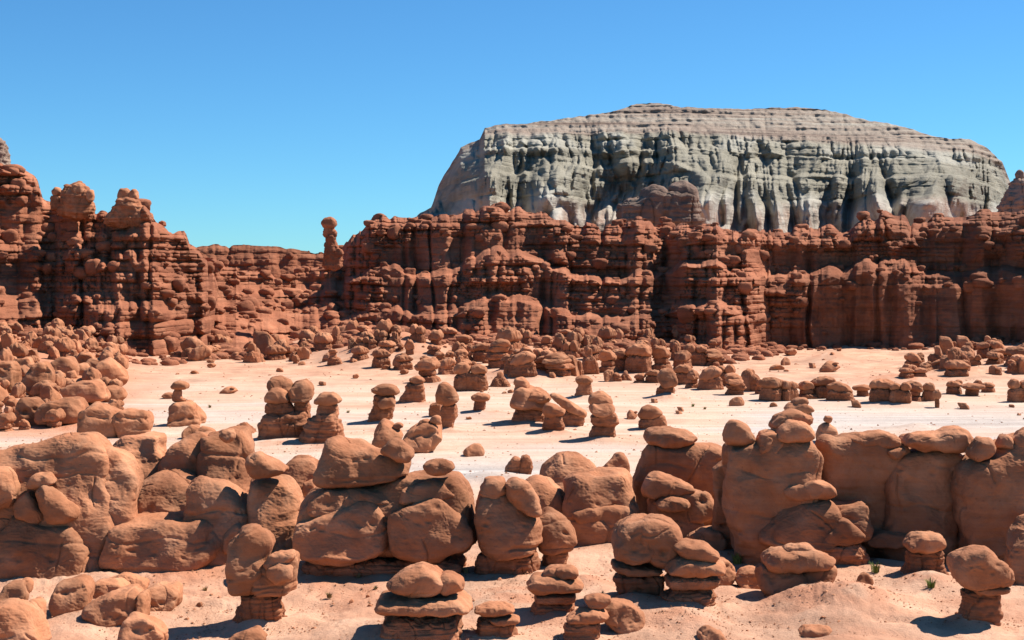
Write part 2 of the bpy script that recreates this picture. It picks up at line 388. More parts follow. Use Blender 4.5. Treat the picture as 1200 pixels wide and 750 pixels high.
def blocks(x, z, wx, T, seed, warp=1.0):
    """relief of rounded blocks in beds: returns 0..1 pillow, random depth, bed hardness"""
    zz = z+warp*(.5*n3(x, z*.1, 0, 26, seed)+.2*n3(x, z, 0, 5, seed+1))
    # uneven bed thickness
    zq = zz/T+.55*n3(zz*0, zz, 0, 2.6*T, seed+2)
    k = np.floor(zq); f = zq-k
    w = wx*(.6+1.1*h1(k, seed+3))
    xs = x+warp*(.8*n3(x, z, 3, 4, seed+4))+h1(k, seed+5)*w*.7
    # joints shared by neighbouring beds
    c = xs/w+.35*n3(x, k*.6, 0, 2.2*wx, seed+6)
    j = np.floor(c); g = c-j
    px_ = (1-np.abs(2*g-1)**3.5); pz_ = (1-np.abs(2*f-1)**2.6)
    return px_*pz_, h2(j, k, seed+7), h1(k, seed+8), pz_, px_
def cliff(name, label, us, ytop, ybase, d0, setback, prof, butt, seed, bw=3.2, bt=1.7, nblob=500, rows=330, rough=1.0, step=.8, back=60, smoothlow=0., blobsz=(.5, 1.4), foot_kind='f'):
    """us: (u0,u1) columns; ytop(u) skyline row; d0(u) distance of the foot; setback: metres the top stands behind the foot"""
    U = np.arange(us[0], us[1], step); v = np.linspace(0, 1, rows)
    UU, VV = np.meshgrid(U, v, indexing='ij')
    D0 = d0(UU); SB = setback(UU); Dt = D0+SB
    X = (UU-600)/F*D0
    # jagged top from blocks
    _, rj, _, _, pj = blocks(X, X*0+40, bw*1.1, bt, seed+50)
    _, rj2, _, _, pj2 = blocks(X, X*0+80, bw*.5, bt, seed+60)
    zt = H-(ytop(UU)-HY)/F*Dt + rough*((rj-.55)*1.6*pj**.5+(rj2-.6)*.9*pj2**.5 + .5*n3(X, 0, 0, 6, seed+61) + 1.1*sst(.12, .5, n3(X, 0, 0, 4.5, seed+62)) - 1.3*np.exp(-(n3(X, 0, 0, 8, seed+63)/.10)**2))
    zb = H-(ybase(UU)-HY)/F*D0 - 3.0
    z = zb+VV*(zt-zb)
    VW = np.clip(VV+.13*VV*(1-VV)*4*n3(X, 0, 0, 13, seed+20)+.04*VV*(1-VV)*4*n3(X, 0, 0, 4.5, seed+21), 0, 1); dep = SB*prof(VW)
    # buttresses: rounded fronts with sharp clefts between, stronger low down
    wx = X+1.6*n3(X, z*.12, 0, 14, seed+30)+.5*n3(X, z*.6, 0, 4, seed+29)
    b1 = np.abs(n3(wx, z*.10, 0, butt[0], seed+31)); b2 = np.abs(n3(wx, z*.12, 5, butt[0]*.4, seed+32)); b3 = np.abs(n3(wx, z*.10, 9, butt[0]*.16, seed+33))
    cl = lambda b, c: np.minimum(b, c)/c
    dep = dep - butt[1]*1.15*(cl(b1, .34)+.5*cl(b2, .34)*(.5+.5*sst(-.2, .2, n3(X, z, 0, 12, seed+28)))+.26*cl(b3, .26))*(1.05-.35*VV)+butt[1]*1.1
    P1, r1, hd, pz, px_ = blocks(wx, z, bw, bt, seed)
    P2, r2, hd2, _, _ = blocks(wx, z, bw*.42, bt*.5, seed+11)
    P3, r3, hd3, pz3, px3 = blocks(wx, z, bw*2.1, bt*1.9, seed+14)
    big = sst(.05, .3, n3(X, z*1.2, 0, 13, seed+44)); apron = sst(.12, .34, n3(X, z*1.8, 0, 17, seed+45))*(1-sst(.8, .95, VV))
    amp = 1-smoothlow*(1-sst(.55, .75, VV+.25*n3(X, z, 0, 9, seed+34)))*sst(-.15, .25, n3(X, z*.5, 0, 20, seed+36)+.15)
    rel = P1*(.9+.5*r1)*1.2+(r1-.5)*1.3*px_**.4+(hd-.5)*2.7*pz**.3
    rel = rel*(1-big)+big*(P3*(.9+.5*r3)*1.9+(r3-.5)*2.0*px3**.4+(hd3-.5)*2.2*pz3**.4); rel = rel+.35*(1-big)*0; rel2 = P2*.5+(r2-.5)*.55; amp = amp*(1-.8*apron)
    lowpatch = sst(-.2, .25, n3(X, z, 0, 11, seed+35))
    dep = dep - rough*amp*(rel*.85+1.25*rel2*(.5+.5*lowpatch)) - rough*(1-amp)*((hd-.5)*.5+.5*n3(X*2.2, z*.3, 0, 2.0, seed+37))
    dep = dep - .22*n3(X, z*1.5, 0, 1.0, seed+38) - .5*n3(X, z, 0, 3.5, seed+39)
    u0, u1 = us
    if u0 > 0: dep = dep + 26*sst(u0+26, u0, UU)
    if u1 < 1200: dep = dep + 26*sst(u1-26, u1, UU)
    ed = sst(.93, 1., VV); dep = dep+ed**2*2.5*rough
    Y = D0+dep; XX = (UU-600)/F*Y
    # plateau behind the rim
    nb = 10
    B = np.linspace(0, 1, nb+1)[1:][None, :]
    Yb = Y[:, -1:]+back*B**1.5; Xb = (UU[:, :1]-600)/F*Yb; Zb = z[:, -1:]-1.5*B-.06*back*B*0
    XX = np.concatenate([XX, Xb], 1); Y = np.concatenate([Y, Yb], 1); z = np.concatenate([z, Zb], 1)
    a, b = XX.shape; V = np.stack([XX, Y, z], -1).reshape(-1, 3); I = np.arange(a*b).reshape(a, b)
    Q = np.stack([I[:-1, :-1], I[1:, :-1], I[1:, 1:], I[:-1, 1:]], -1).reshape(-1, 4)
    Tq = np.concatenate([Q[:, [0, 1, 2]], Q[:, [0, 2, 3]]])
    Vs, Qs, base = [V], [Tq], len(V)
    # blocks sitting on ledges: pick points where the face leans back
    sl = (Y[:, 4:]-Y[:, :-4])/(np.abs(z[:, 4:]-z[:, :-4])+.05)
    ok = np.argwhere((sl > .8)[:, :rows-6]); pick = ok[RNG.integers(0, len(ok), nblob)]
    pts = [(XX[i, j+2], Y[i, j+2]+.1, z[i, j+2]-.05) for i, j in pick]
    sz = [random.uniform(*blobsz)*random.choice((.6, .8, 1, 1.3)) for _ in pts]
    base = scatter_blobs(pts, sz, Vs, Qs, base)
    # fallen rubble banked against the foot
    m = {'c': 900, 'l': 450, 'g': 500, 'r': 200, 'f': 0}[foot_kind]
    pts, sz = [], []
    for q in range(m):
        i = random.randrange(a); off = random.random()**1.8*(22 if foot_kind != 'r' else 10); y0 = Y[i, 8]-off+2; x0 = (UU[i, 0]-600)/F*y0
        q_ = random.uniform(.25, 1.0)*random.choice((.5, .7, 1, 1.4)); pts.append((x0, y0, 0)); sz.append(q_)
    if m:
        gz = G(np.array([p[0] for p in pts]), np.array([p[1] for p in pts])); pts = [(p[0], p[1], g_) for p, g_ in zip(pts, gz)]
        base = scatter_blobs(pts, sz, Vs, Qs, base)
    # a broken row of knobs along the rim
    i = 0
    while i < a:
        s = random.uniform(.5, 1.5)*rough
        if random.random() < .08*min(1, rough):
            jj = rows-3; n = random.choice((1, 1, 1, 2)) if rough > .5 else 1
            zc = z[i, jj]
            for q in range(n):
                base = scatter_blobs([(XX[i, jj]+random.uniform(-.2, .2), Y[i, jj]+random.uniform(.2, 3), zc+.1)], [s], Vs, Qs, base); zc += s*1.15; s *= .78
        i += max(1, int(s*1.1/(step*D0[0, 0]/F)))
    o = mk(name, np.concatenate(Vs), np.concatenate(Qs), M_cliff)
    return tag(o, label, 'cliff', kind='structure')
def ip(pts):
    xs = [p[0] for p in pts]; ys = [p[1] for p in pts]
    return lambda u: np.interp(u, xs, ys)
def stepped(ts):
    """profile: rises in benches"""
    return lambda v: np.interp(v, [t[0] for t in ts], [t[1] for t in ts])

def build_cliffs():
    # far flat-topped wall closing the gap
    cliff('cliff', 'far level-topped red cliff band across the gap between the cliffs', (130, 560), ip([(130, 300), (225, 290), (238, 287), (320, 288), (345, 291), (380, 296), (420, 292), (560, 270)]),
          ip([(0, 400), (560, 400)]), ip([(0, 330), (560, 330)]), ip([(0, 28), (560, 28)]), stepped([(0, 0), (.35, .45), (.55, .7), (.8, .85), (1, 1)]), (45, 4), 500, bw=7, bt=3.2, nblob=60, rows=260, rough=.45, back=160)
    cliff('cliff', 'red cliff of stacked knobbly beds stepping down at the left', (-190, 262),
          ip([(-190, 150), (-60, 160), (-10, 186), (18, 192), (44, 206), (50, 222), (72, 238), (80, 226), (90, 219), (106, 222), (112, 240), (130, 246), (140, 228), (152, 226), (166, 240), (176, 252), (205, 262), (216, 266), (222, 286), (232, 292), (246, 310), (262, 350)]),
          ip([(-190, 400), (150, 410), (262, 415)]), ip([(-190, 205), (60, 228), (180, 226), (262, 240)]), ip([(-190, 34), (100, 26), (200, 16), (262, 10)]),
          stepped([(0, 0), (.12, .10), (.35, .30), (.40, .45), (.62, .58), (.68, .75), (.9, .92), (1, 1)]), (22, 6.5), 100, foot_kind='l', bw=3.0, bt=1.75, nblob=150, rows=420)
    cliff('cliff', 'low red ledges with rubble below the gap in the cliffs', (225, 520),
          ip([(225, 302), (250, 306), (330, 318), (400, 312), (420, 300), (520, 262)]),
          ip([(225, 412), (330, 410), (360, 400), (520, 405)]), ip([(225, 240), (330, 246), (400, 252), (520, 250)]), ip([(225, 40), (520, 42)]),
          stepped([(0, 0), (.12, .05), (.30, .45), (.36, .48), (.6, .78), (.66, .80), (.85, .97), (1, 1)]), (20, 4), 200, foot_kind='g', bw=3.2, bt=1.6, nblob=230, rows=320, rough=.8, back=90)
    cliff('cliff', 'tall red cliff of crowded goblin shapes below the pale mesa', (385, 936),
          ip([(385, 318), (398, 296), (412, 272), (430, 258), (446, 252), (480, 254), (500, 246), (520, 244), (560, 243), (600, 240), (640, 247), (680, 262), (730, 260), (760, 260), (830, 262), (870, 270), (905, 272), (910, 273)]),
          ip([(385, 408), (470, 404), (840, 408), (910, 416)]), ip([(385, 258), (450, 250), (560, 242), (700, 240), (840, 234), (880, 240), (910, 250)]), ip([(385, 34), (600, 42), (800, 36), (910, 20)]),
          stepped([(0, 0), (.10, .16), (.14, .20), (.33, .30), (.38, .46), (.62, .56), (.67, .76), (.9, .86), (1, 1)]), (22, 7.5), 300, foot_kind='c', bw=2.7, bt=1.65, nblob=230, rows=440, blobsz=(.45, 1.25))
    cliff('cliff', 'sheer shadowed red cliff with vertical joints at the right', (846, 1420),
          ip([(846, 278), (900, 272), (960, 267), (1000, 254), (1040, 251), (1100, 253), (1160, 252), (1200, 249), (1420, 235)]),
          ip([(872, 416), (1420, 418)]), ip([(872, 252), (930, 250), (1100, 252), (1150, 244), (1200, 240), (1420, 236)]), ip([(872, 16), (1420, 18)]),
          stepped([(0, 0), (.55, .10), (.62, .26), (.66, .55), (.86, .64), (1, 1)]), (30, 8), 400, foot_kind='r', bw=3.0, bt=2.0, nblob=160, rows=420, smoothlow=1.0, blobsz=(.4, 1.1))

def build_mesa():
    U = np.arange(440, 1420, .8); rows = 420; v = np.linspace(0, 1, rows)
    UU, VV = np.meshgrid(U, v, indexing='ij')
    top = ip([(440, 300), (480, 262), (505, 240), (514, 216), (527, 200), (540, 176), (548, 173), (562, 171), (568, 158), (580, 156), (620, 155), (680, 145), (722, 137), (745, 125), (762, 123), (775, 124), (800, 130), (840, 131), (880, 131), (905, 128), (940, 127), (965, 130), (1010, 143), (1060, 155), (1100, 170), (1135, 172), (1160, 181), (1174, 191), (1184, 214), (1200, 236), (1260, 262), (1420, 280)])
    rim = ip([(440, 300), (505, 246), (514, 222), (540, 181), (562, 178), (568, 166), (640, 165), (740, 162), (800, 164), (900, 170), (1000, 176), (1100, 184), (1160, 188), (1174, 196), (1184, 218), (1200, 238), (1420, 282)])
    D = 620.
    X = (UU-600)/F*D
    zt = H-(top(UU)-HY)/F*(D+100); zr = H-(rim(UU)-HY)/F*(D+36); zf = np.minimum(H-(246-HY)/F*D+0*UU, zr-2); zb = zf-40
    rag = 1+3*sst(590, 520, UU)+2*sst(1120, 1180, UU); zt = np.maximum(zt + rag*.8*n3(X, 0, 0, 8, 700)+.5*n3(X, 0, 0, 2.5, 701), zr+.5)
    z = np.where(VV < .12, zb+(zf-zb)*VV/.12, np.where(VV < .72, zf+(zr-zf)*(VV-.12)/.6, zr+(zt-zr)*(VV-.72)/.28))
    hc = np.clip((z-zf)/np.maximum(zr-zf, 3), -1.5, 1)        # 0 foot .. 1 rim
    up = np.clip(z-zr, 0, None)
    dep = np.where(hc < 0, hc*30, 0)+14*np.clip(hc, 0, 1)**1.3+up*2.5
    wx = X+9*n3(X, z*.5, 0, 30, 710)
    low = (1-np.clip(hc, 0, 1))
    # big spurs that widen into cones at their feet
    b1 = np.abs(n3(wx, z*.15, 0, 60, 711)); b2 = np.abs(n3(wx, z*.3, 4, 24, 712)); b3 = np.abs(n3(wx, z*.4, 8, 9, 713)); b4 = np.abs(n3(wx, z*.3, 12, 3.5, 714))
    msk = np.where(hc <= 0, 1, 1)*(1-sst(0, 10, up))
    sp = 70*np.minimum(b1, .4)*(.35+.9*low)+50*np.minimum(b2, .42)*(.22+1.2*low**1.2)+20*b3*(.6+.7*low)+7*b4
    dep = dep-sp*(.06+.94*msk)+16
    # benches: the spurs end in ledges partway
    bench = sst(.48, .56, hc+.18*n3(X, 0, 0, 26, 715))
    dep = dep+bench*(7+9*sst(-.1, .3, n3(X, 0, 0, 40, 716)))*msk
    bench2 = sst(.80, .84, hc+.05*n3(X, 0, 0, 12, 717)); dep = dep+bench2*4
    st = z+1.2*n3(X, z*.1, 0, 40, 718)
    Pm, rm, hm, _, _ = blocks(wx, z, 7, 11, 750, 2.5); Pn_, rn, hn, _, _ = blocks(wx, z, 3.2, 5, 760, 1.5)
    dep = dep-msk*((rm-.5)*7*Pm**.5+2.5*Pm+(rn-.5)*2.6*Pn_**.5+.8*Pn_)*sst(-.25, .1, hc)
    for T, A in ((4.2, 1.3), (1.7, .55)):
        q = st/T; k = np.floor(q); f = q-k; dep = dep-A*(h1(k, 719)-.5)*(1-np.abs(2*f-1)**4)-A*.5*(1-np.abs(2*f-1)**3)
    # upper slope: thin ledges, small gullies
    dep = dep-np.clip(up, 0, 3)/3*(2.0*np.abs(n3(X, z*.2, 0, 7, 721))+1.2*n3(X, z, 0, 2.2, 722))*1.2
    q = st/3.1; k = np.floor(q); f = q-k; dep = dep+sst(1, 4, up)*3.6*(sst(.3, .9, f)-f)*sst(-.35, .35, n3(X, z*3, 0, 22, 741))
    dep = dep-1.2*n3(X, z, 0, 5, 723)-.6*n3(X, z, 0, 1.8, 724)
    endt = sst(600, 480, UU)*60+sst(1130, 1210, UU)*60
    Y = D+dep+endt; XX = (UU-600)/F*Y
    z_=z
    Bk = np.array([30, 120., 300.])[None]; XX = np.concatenate([XX, (UU[:, :1]-600)/F*(Y[:, -1:]+Bk)], 1); z = np.concatenate([z, z[:, -1:]-Bk*.1], 1); Y = np.concatenate([Y, Y[:, -1:]+Bk], 1)
    a, b = XX.shape; I = np.arange(a*b).reshape(a, b); V = np.stack([XX, Y, z], -1).reshape(-1, 3)
    Q = np.stack([I[:-1, :-1], I[1:, :-1], I[1:, 1:], I[:-1, 1:]], -1).reshape(-1, 4)
    o = mk('mesa', V, Q, M_mesa)
    pad = lambda A: np.concatenate([A, np.repeat(A[:, -1:], 3, 1)], 1).ravel()
    attr(o, 'upper', pad(sst(.5, 4, up+1.5*n3(X, z_, 0, 12, 730)))); attr(o, 'foot', pad(sst(.16, -.12, hc+.12*n3(X, z_, 0, 20, 731))))
    attr(o, 'pale', pad(.35*sst(.80, .86, hc)*(1-sst(.5, 5, up))*sst(-.3, .3, n3(X, z_, 0, 15, 732))+.5*sst(.3, .1, hc)*sst(-.1, .4, n3(X, z_, 0, 14, 733))))
    tag(o, 'broad pale grey-green mesa with fluted cliffs and a brown sloping top', 'mesa', kind='structure')

# ------------------------------------------------------------------ rock things
MAT = {'cap': M_rock, 'body': M_rock, 'stem': M_stem}
def formation(name, label, cat, y0, parts, group=None, mat=None, d=None, res=1.0):
    """y0: photo row where it meets the ground in front.  parts: (name, kind, outline, {D half depth px, f forward px, g reaches into the ground, lean})"""
    allx = [p[0] for q in parts for p in q[2]]
    D0 = max(q[3].get('D', .42*(max(p[0] for p in q[2])-min(p[0] for p in q[2]))) for q in parts)
    dfr = d or F*H/(y0-HY); dc = dfr + D0*dfr/F*.8
    cx = (min(allx)+max(allx))/2
    loc = ((cx-600)/F*dc, dc, float(G((cx-600)/F*dc, dc)) if d is None else H-(y0-HY)/F*dc)
    root = None
    if len(parts) > 1: root = empty(name, loc)
    objs = []
    for nm, kind, pts, o in parts:
        w = max(p[0] for p in pts)-min(p[0] for p in pts)
        Dp = o.get('D', .42*w); dp = dc-o.get('f', 0)*dfr/F
        V, Q = part_mesh(pts, dp, Dp, kind, o.get('g', 0), o.get('lean', .42 if kind == 'body' else (.15 if kind == 'cap' else 0)), o.get('p', {'body': 4.8, 'cap': 3.0, 'stem': 3.6}[kind]), res, loc, o.get('grow', 1.2), o.get('yaw', (.42 if kind == 'body' else .15)*min(1, 34/w) if cx < 745 else 0))
        m = mat or MAT[kind]
        ob = mk(nm if root else name, V, Q, m, root, (0, 0, 0) if root else loc)
        if o.get('label'): ob['label'] = o['label']
        objs.append(ob)
        if kind == 'stem' and o.get('g') and d is None and not mat:
            ws = w*dfr/F; xc = (sum(p[0] for p in pts)/len(pts)-600)/F*dp; MOUNDS.append((xc, dp, ws*.62, min(ws*.13, .3), 1.0))
    top = root or objs[0]
    tag(top, label, cat, group)
    return top
RF = 'rock formation'
def build_wall():
    f = formation
    f('rock_formation', 'broad smooth slab with a row of pits, leftmost big rock of the near wall', RF, 668, [
        ('body', 'body', [(-40,536),(0,530),(20,526),(43,522),(72,513),(101,514),(115,527),(126,552),(131,588),(133,617),(128,660),(60,670),(-40,670)], dict(D=30, g=.5, f=-6)),
        ('knob', 'cap', [(-34,552),(0,549),(14,560),(24,575),(20,590),(2,602),(-34,606)], dict(D=20, f=22))])
    f('rock_formation', 'wide low red mound carrying two leaning boulders, at the left edge of the near wall', RF, 672, [
        ('base', 'body', [(-40,634),(-10,630),(10,620),(22,600),(54,611),(86,613),(108,640),(122,670),(72,677),(36,674),(-40,676)], dict(D=42, g=.3, lean=.35)),
        ('boulder', 'cap', [(18,592),(34,575),(56,608),(44,618),(24,608)], dict(D=15, f=8)),
        ('boulder', 'cap', [(42,576),(54,569),(72,580),(90,598),(92,607),(83,614),(66,616),(56,610)], dict(D=19, f=12)),
        ('cap_rock', 'cap', [(34,565),(43,554),(57,555),(66,566),(50,573),(36,573)], dict(D=12, f=6))])
    f('rock_formation', 'tall narrow rounded slab between the broad pitted slab and the lying boulders', RF, 662, [
        ('body', 'body', [(110,527),(133,529),(151,545),(160,566),(159,590),(155,618),(150,650),(128,660),(112,630)], dict(D=24, g=.5))])
    f('rock_formation', 'squarish block with an overhanging right side, standing behind the trapezoid boulder', RF, 640, [
        ('body', 'body', [(128,528),(144,514),(166,510),(181,512),(181,527),(192,543),(188,558),(172,570),(166,640),(140,640),(140,560)], dict(D=24, g=.5))])
    f('boulder', 'pale wedge-shaped boulder with two small holes, resting on the long lying boulder', 'boulder', 648, [
        ('body', 'body', [(160,576),(178,557),(202,555),(230,566),(256,596),(249,611),(216,613),(173,606),(159,601)], dict(D=34, f=6, lean=.5))])
    f('boulder', 'long lying boulder with hollows along its foot in the near wall', 'boulder', 668, [
        ('body', 'body', [(126,642),(133,620),(151,611),(194,609),(238,610),(252,619),(260,635),(252,655),(216,671),(180,667),(130,657)], dict(D=36, g=.15, lean=.4))])
    f('rock_formation', 'massive double-topped red rock with a small knob, behind the wedge-shaped boulder', RF, 640, [
        ('body', 'body', [(190,546),(196,527),(216,513),(234,510),(246,522),(246,640),(200,640),(192,580)], dict(D=32, g=.4)),
        ('body', 'body', [(236,514),(248,511),(263,504),(284,506),(293,527),(293,570),(290,620),(286,640),(240,640)], dict(D=32, g=.4, f=-2)),
        ('knob', 'cap', [(257,512),(262,503),(272,502),(276,512),(268,520)], dict(D=9, f=18))])
    f('rock_formation', 'sloping rounded slab right of the wedge-shaped boulder, with two pits', RF, 662, [
        ('body', 'body', [(216,572),(230,563),(259,567),(277,581),(291,599),(289,625),(282,655),(240,660),(226,640)], dict(D=28, g=.4, lean=.35)),
        ('pebble_rock', 'cap', [(262,630),(277,613),(286,619),(279,640),(266,652)], dict(D=12, f=22))])
    f('rock_formation', 'two-part column with a flat tilted cap, behind the knobbly-faced goblin', RF, 660, [
        ('cap', 'cap', [(289,540),(303,529),(320,540),(338,552),(322,558),(297,561)], dict(D=22, f=4)),
        ('body', 'body', [(292,568),(304,563),(336,564),(344,577),(353,613),(350,640),(344,668),(300,668),(294,640)], dict(D=26, g=.5))])
    f('rock_formation', 'small dark-sided rock leaning beside the tilted cap column', RF, 628, [
        ('body', 'body', [(330,549),(341,540),(356,538),(371,545),(375,557),(362,566),(354,600),(352,630),(336,630),(334,570)], dict(D=20, g=.5)),
        ('block', 'cap', [(355,567),(368,562),(372,580),(357,583)], dict(D=10, f=16))])
    f('rock_formation', 'huge hippo-like rock of several lobes on a dark banded foot, in the near wall', RF, 674, [
        ('foot', 'stem', [(362,648),(450,652),(540,648),(545,678),(520,684),(380,684),(358,676)], dict(D=46, g=.5, f=22)),
        ('core', 'body', [(354,594),(369,577),(401,573),(452,570),(466,560),(495,556),(536,556),(547,572),(554,595),(556,650),(450,656),(354,650)], dict(D=50, lean=.25)),
        ('upper_slab', 'body', [(374,556),(380,530),(385,519),(394,514),(410,520),(437,528),(466,529),(480,541),(480,558),(452,568),(405,571),(380,571)], dict(D=34, f=-4, lean=.4)),
        ('lobe', 'body', [(350,626),(356,612),(380,603),(401,597),(420,588),(440,590),(457,604),(460,622),(459,649),(437,658),(401,662),(362,658),(350,643)], dict(D=40, f=34, lean=.3)),
        ('lobe', 'body', [(459,606),(476,594),(495,583),(516,582),(530,592),(545,608),(555,624),(557,638),(545,651),(516,657),(462,655)], dict(D=40, f=32, lean=.3)),
        ('lobe', 'body', [(364,590),(380,574),(420,572),(452,578),(462,592),(440,594),(400,604),(366,606)], dict(D=26, f=24, lean=.5)),
        ('lobe', 'body', [(470,590),(474,572),(500,562),(524,566),(536,582),(520,590),(490,590)], dict(D=24, f=24, lean=.5))])
    f('boulder', 'round boulder perched on the upper slab of the hippo-like rock', 'boulder', 674, [
        ('body', 'cap', [(448,528),(459,514),(473,517),(485,534),(478,543),(462,541)], dict(D=16, f=0))])
    f('boulder', 'small flat boulder balanced on the right shoulder of the hippo-like rock', 'boulder', 674, [
        ('body', 'cap', [(496,546),(509,538),(529,542),(533,550),(520,558),(502,556)], dict(D=15, f=2))])
    f('rock_formation', 'two-headed goblin with a blocky body on a dark foot, right of the hippo-like rock', RF, 676, [
        ('foot', 'stem', [(562,644),(630,646),(630,672),(624,684),(566,684),(558,672)], dict(D=26, g=.5, f=8)),
        ('body', 'body', [(557,597),(563,578),(590,572),(606,588),(626,604),(634,620),(633,637),(623,654),(594,655),(569,650),(560,638)], dict(D=34, lean=.25)),
        ('head', 'cap', [(563,575),(572,561),(590,560),(594,580),(582,587),(565,583)], dict(D=20, f=8)),
        ('slab', 'cap', [(592,567),(603,560),(619,565),(628,582),(634,606),(624,608),(610,598),(597,586)], dict(D=20, f=16)),
        ])
    f('rock_formation', 'low block with a jutting lip, leaning against the two-headed goblin', RF, 668, [
        ('foot', 'stem', [(636,642),(666,640),(662,668),(640,674)], dict(D=18, g=.5, f=6)),
        ('body', 'body', [(630,606),(640,597),(655,604),(670,622),(677,636),(668,645),(651,651),(634,646)], dict(D=24, f=2, lean=.3)),
        ('lip', 'cap', [(632,628),(650,622),(674,632),(668,643),(648,649),(634,641)], dict(D=18, f=12))])
    f('rock_formation', 'rounded rock peering out behind the two-headed goblin', RF, 636, [
        ('body', 'body', [(616,566),(628,560),(643,566),(659,581),(662,602),(660,640),(628,640),(622,590)], dict(D=24, g=.5))])
    f('rock_formation', 'big square block with a flat top and a small foot stone, in the near wall', RF, 640, [
        ('body', 'body', [(662,565),(675,557),(691,556),(734,554),(738,574),(747,592),(743,615),(736,636),(695,643),(671,638),(660,600)], dict(D=40, g=.3, lean=.3)),
        ('ledge', 'body', [(668,600),(700,590),(744,596),(742,614),(720,622),(680,612)], dict(D=24, f=22, lean=.2)),
        ('foot_stone', 'cap', [(694,633),(709,619),(725,628),(724,642),(696,642)], dict(D=14, f=34))])
    f('rock_formation', 'low domed rock showing above the big square block', RF, 600, [
        ('body', 'body', [(632,563),(640,545),(652,535),(677,533),(700,548),(700,600),(636,602)], dict(D=28, g=.5, lean=.4))])
    f('boulder', 'small dark upright boulder behind the flat top of the big square block', 'boulder', 590, [
        ('body', 'body', [(708,548),(720,534),(734,534),(738,552),(732,592),(712,592)], dict(D=13, g=.2))])
    f('rock_formation', 'tall shadowed block under a long smooth cap, left end of the shaded wall', RF, 625, [
        ('body', 'body', [(744,570),(752,535),(760,522),(799,523),(843,524),(850,552),(850,632),(750,634)], dict(D=34, g=.5, lean=0, grow=1.5)),
        ('cap', 'cap', [(755,517),(762,503),(788,502),(816,512),(806,522),(774,526)], dict(D=30, f=2)),
        ])
    f('rock_formation', 'duck-like stack of a pointed head over rounded lobes, before the shadowed long-capped block', RF, 640, [
        ('head', 'cap', [(753,574),(758,557),(774,555),(798,564),(815,574),(806,581),(765,586),(755,582)], dict(D=20)),
        ('lobe', 'body', [(759,592),(775,580),(799,575),(829,577),(837,592),(833,606),(800,618),(764,616)], dict(D=26, f=-4, lean=.2)),
        ('cap', 'cap', [(768,590),(785,581),(806,587),(808,596),(788,602),(770,598)], dict(D=18, f=20)),
        ('body', 'body', [(760,604),(772,600),(806,598),(824,616),(832,626),(820,650),(776,654),(758,630)], dict(D=26, f=6, g=.4))])
    f('rock_formation', 'great shaded block with a line of hollows and knobbed top, near wall right half', RF, 660, [
        ('body', 'body', [(850,532),(856,520),(884,519),(900,512),(930,510),(950,516),(957,530),(958,566),(955,640),(948,664),(905,668),(866,660),(849,600)], dict(D=40, g=.4, lean=.05, grow=.3)),
        ('back', 'body', [(836,548),(860,536),(870,640),(836,644)], dict(D=10, g=.4, f=-48, lean=0)),
        ('back', 'body', [(944,528),(970,524),(974,640),(944,644)], dict(D=10, g=.4, f=-48, lean=0)),
        ('knob', 'cap', [(849,512),(857,492),(872,496),(886,517),(868,523),(851,521)], dict(D=20, f=4)),
        ('knob', 'body', [(884,530),(890,512),(905,504),(916,516),(908,534)], dict(D=20, f=12)),
        ('cap', 'cap', [(906,517),(910,500),(926,493),(946,497),(954,515),(925,520)], dict(D=26, f=10)),
        ('knob', 'cap', [(902,500),(912,486),(932,480),(949,488),(946,500),(908,504)], dict(D=20, f=-10))])
    f('rock_formation', 'broad shadowed rock with a level lip, between the hollowed block and the long-headed rock', RF, 650, [
        ('body', 'body', [(957,516),(966,506),(978,510),(1000,510),(1028,506),(1052,516),(1060,530),(1052,600),(1040,650),(980,656),(957,640)], dict(D=34, g=.4, lean=-.05, grow=.6)),
        ('lip', 'cap', [(990,514),(1010,508),(1034,505),(1054,514),(1050,528),(1010,526)], dict(D=24, f=12))])
    f('rock_formation', 'tall rock under a long anvil-shaped head, the highest of the shaded wall', RF, 654, [
        ('body', 'body', [(1028,556),(1064,528),(1120,526),(1130,540),(1123,570),(1119,616),(1112,656),(1064,660),(1018,652),(1032,610)], dict(D=36, g=.4, lean=.12, grow=.3)),
        ('head', 'cap', [(1057,521),(1064,509),(1096,508),(1112,500),(1130,502),(1138,522),(1120,533),(1088,531)], dict(D=32, f=8)),
        ('back', 'body', [(1110,548),(1132,546),(1136,640),(1108,644)], dict(D=10, g=.4, f=-48, lean=0)),
        ('back', 'body', [(1024,540),(1062,530),(1060,640),(1020,644)], dict(D=10, g=.4, f=-46, lean=0)),
        ('wedge', 'cap', [(1036,529),(1060,523),(1060,532),(1048,540)], dict(D=12, f=14)),
        ('foot_ledge', 'body', [(1010,632),(1032,622),(1064,626),(1074,634),(1048,643),(1015,641)], dict(D=20, f=30))])
    f('rock_formation', 'bulky shaded rock with three knobs at the right edge of the near wall', RF, 664, [
        ('body', 'body', [(1121,552),(1134,540),(1156,532),(1176,524),(1200,508),(1240,498),(1262,560),(1258,668),(1180,670),(1130,660),(1119,600)], dict(D=42, g=.4, lean=.15, grow=.3)),
        ('knob', 'cap', [(1134,532),(1146,513),(1160,515),(1165,530),(1144,543)], dict(D=18, f=8)),
        ('knob', 'cap', [(1166,524),(1175,509),(1186,512),(1186,528)], dict(D=12, f=2)),
        ('knob', 'cap', [(1184,524),(1196,504),(1220,500),(1230,520),(1206,534)], dict(D=20, f=0))])
    f('rock_formation', 'smooth rock in shade at the right edge below the three-knobbed rock', RF, 684, [
        ('body', 'body', [(1180,655),(1192,624),(1210,606),(1240,610),(1250,690),(1186,692)], dict(D=24, g=.4))])
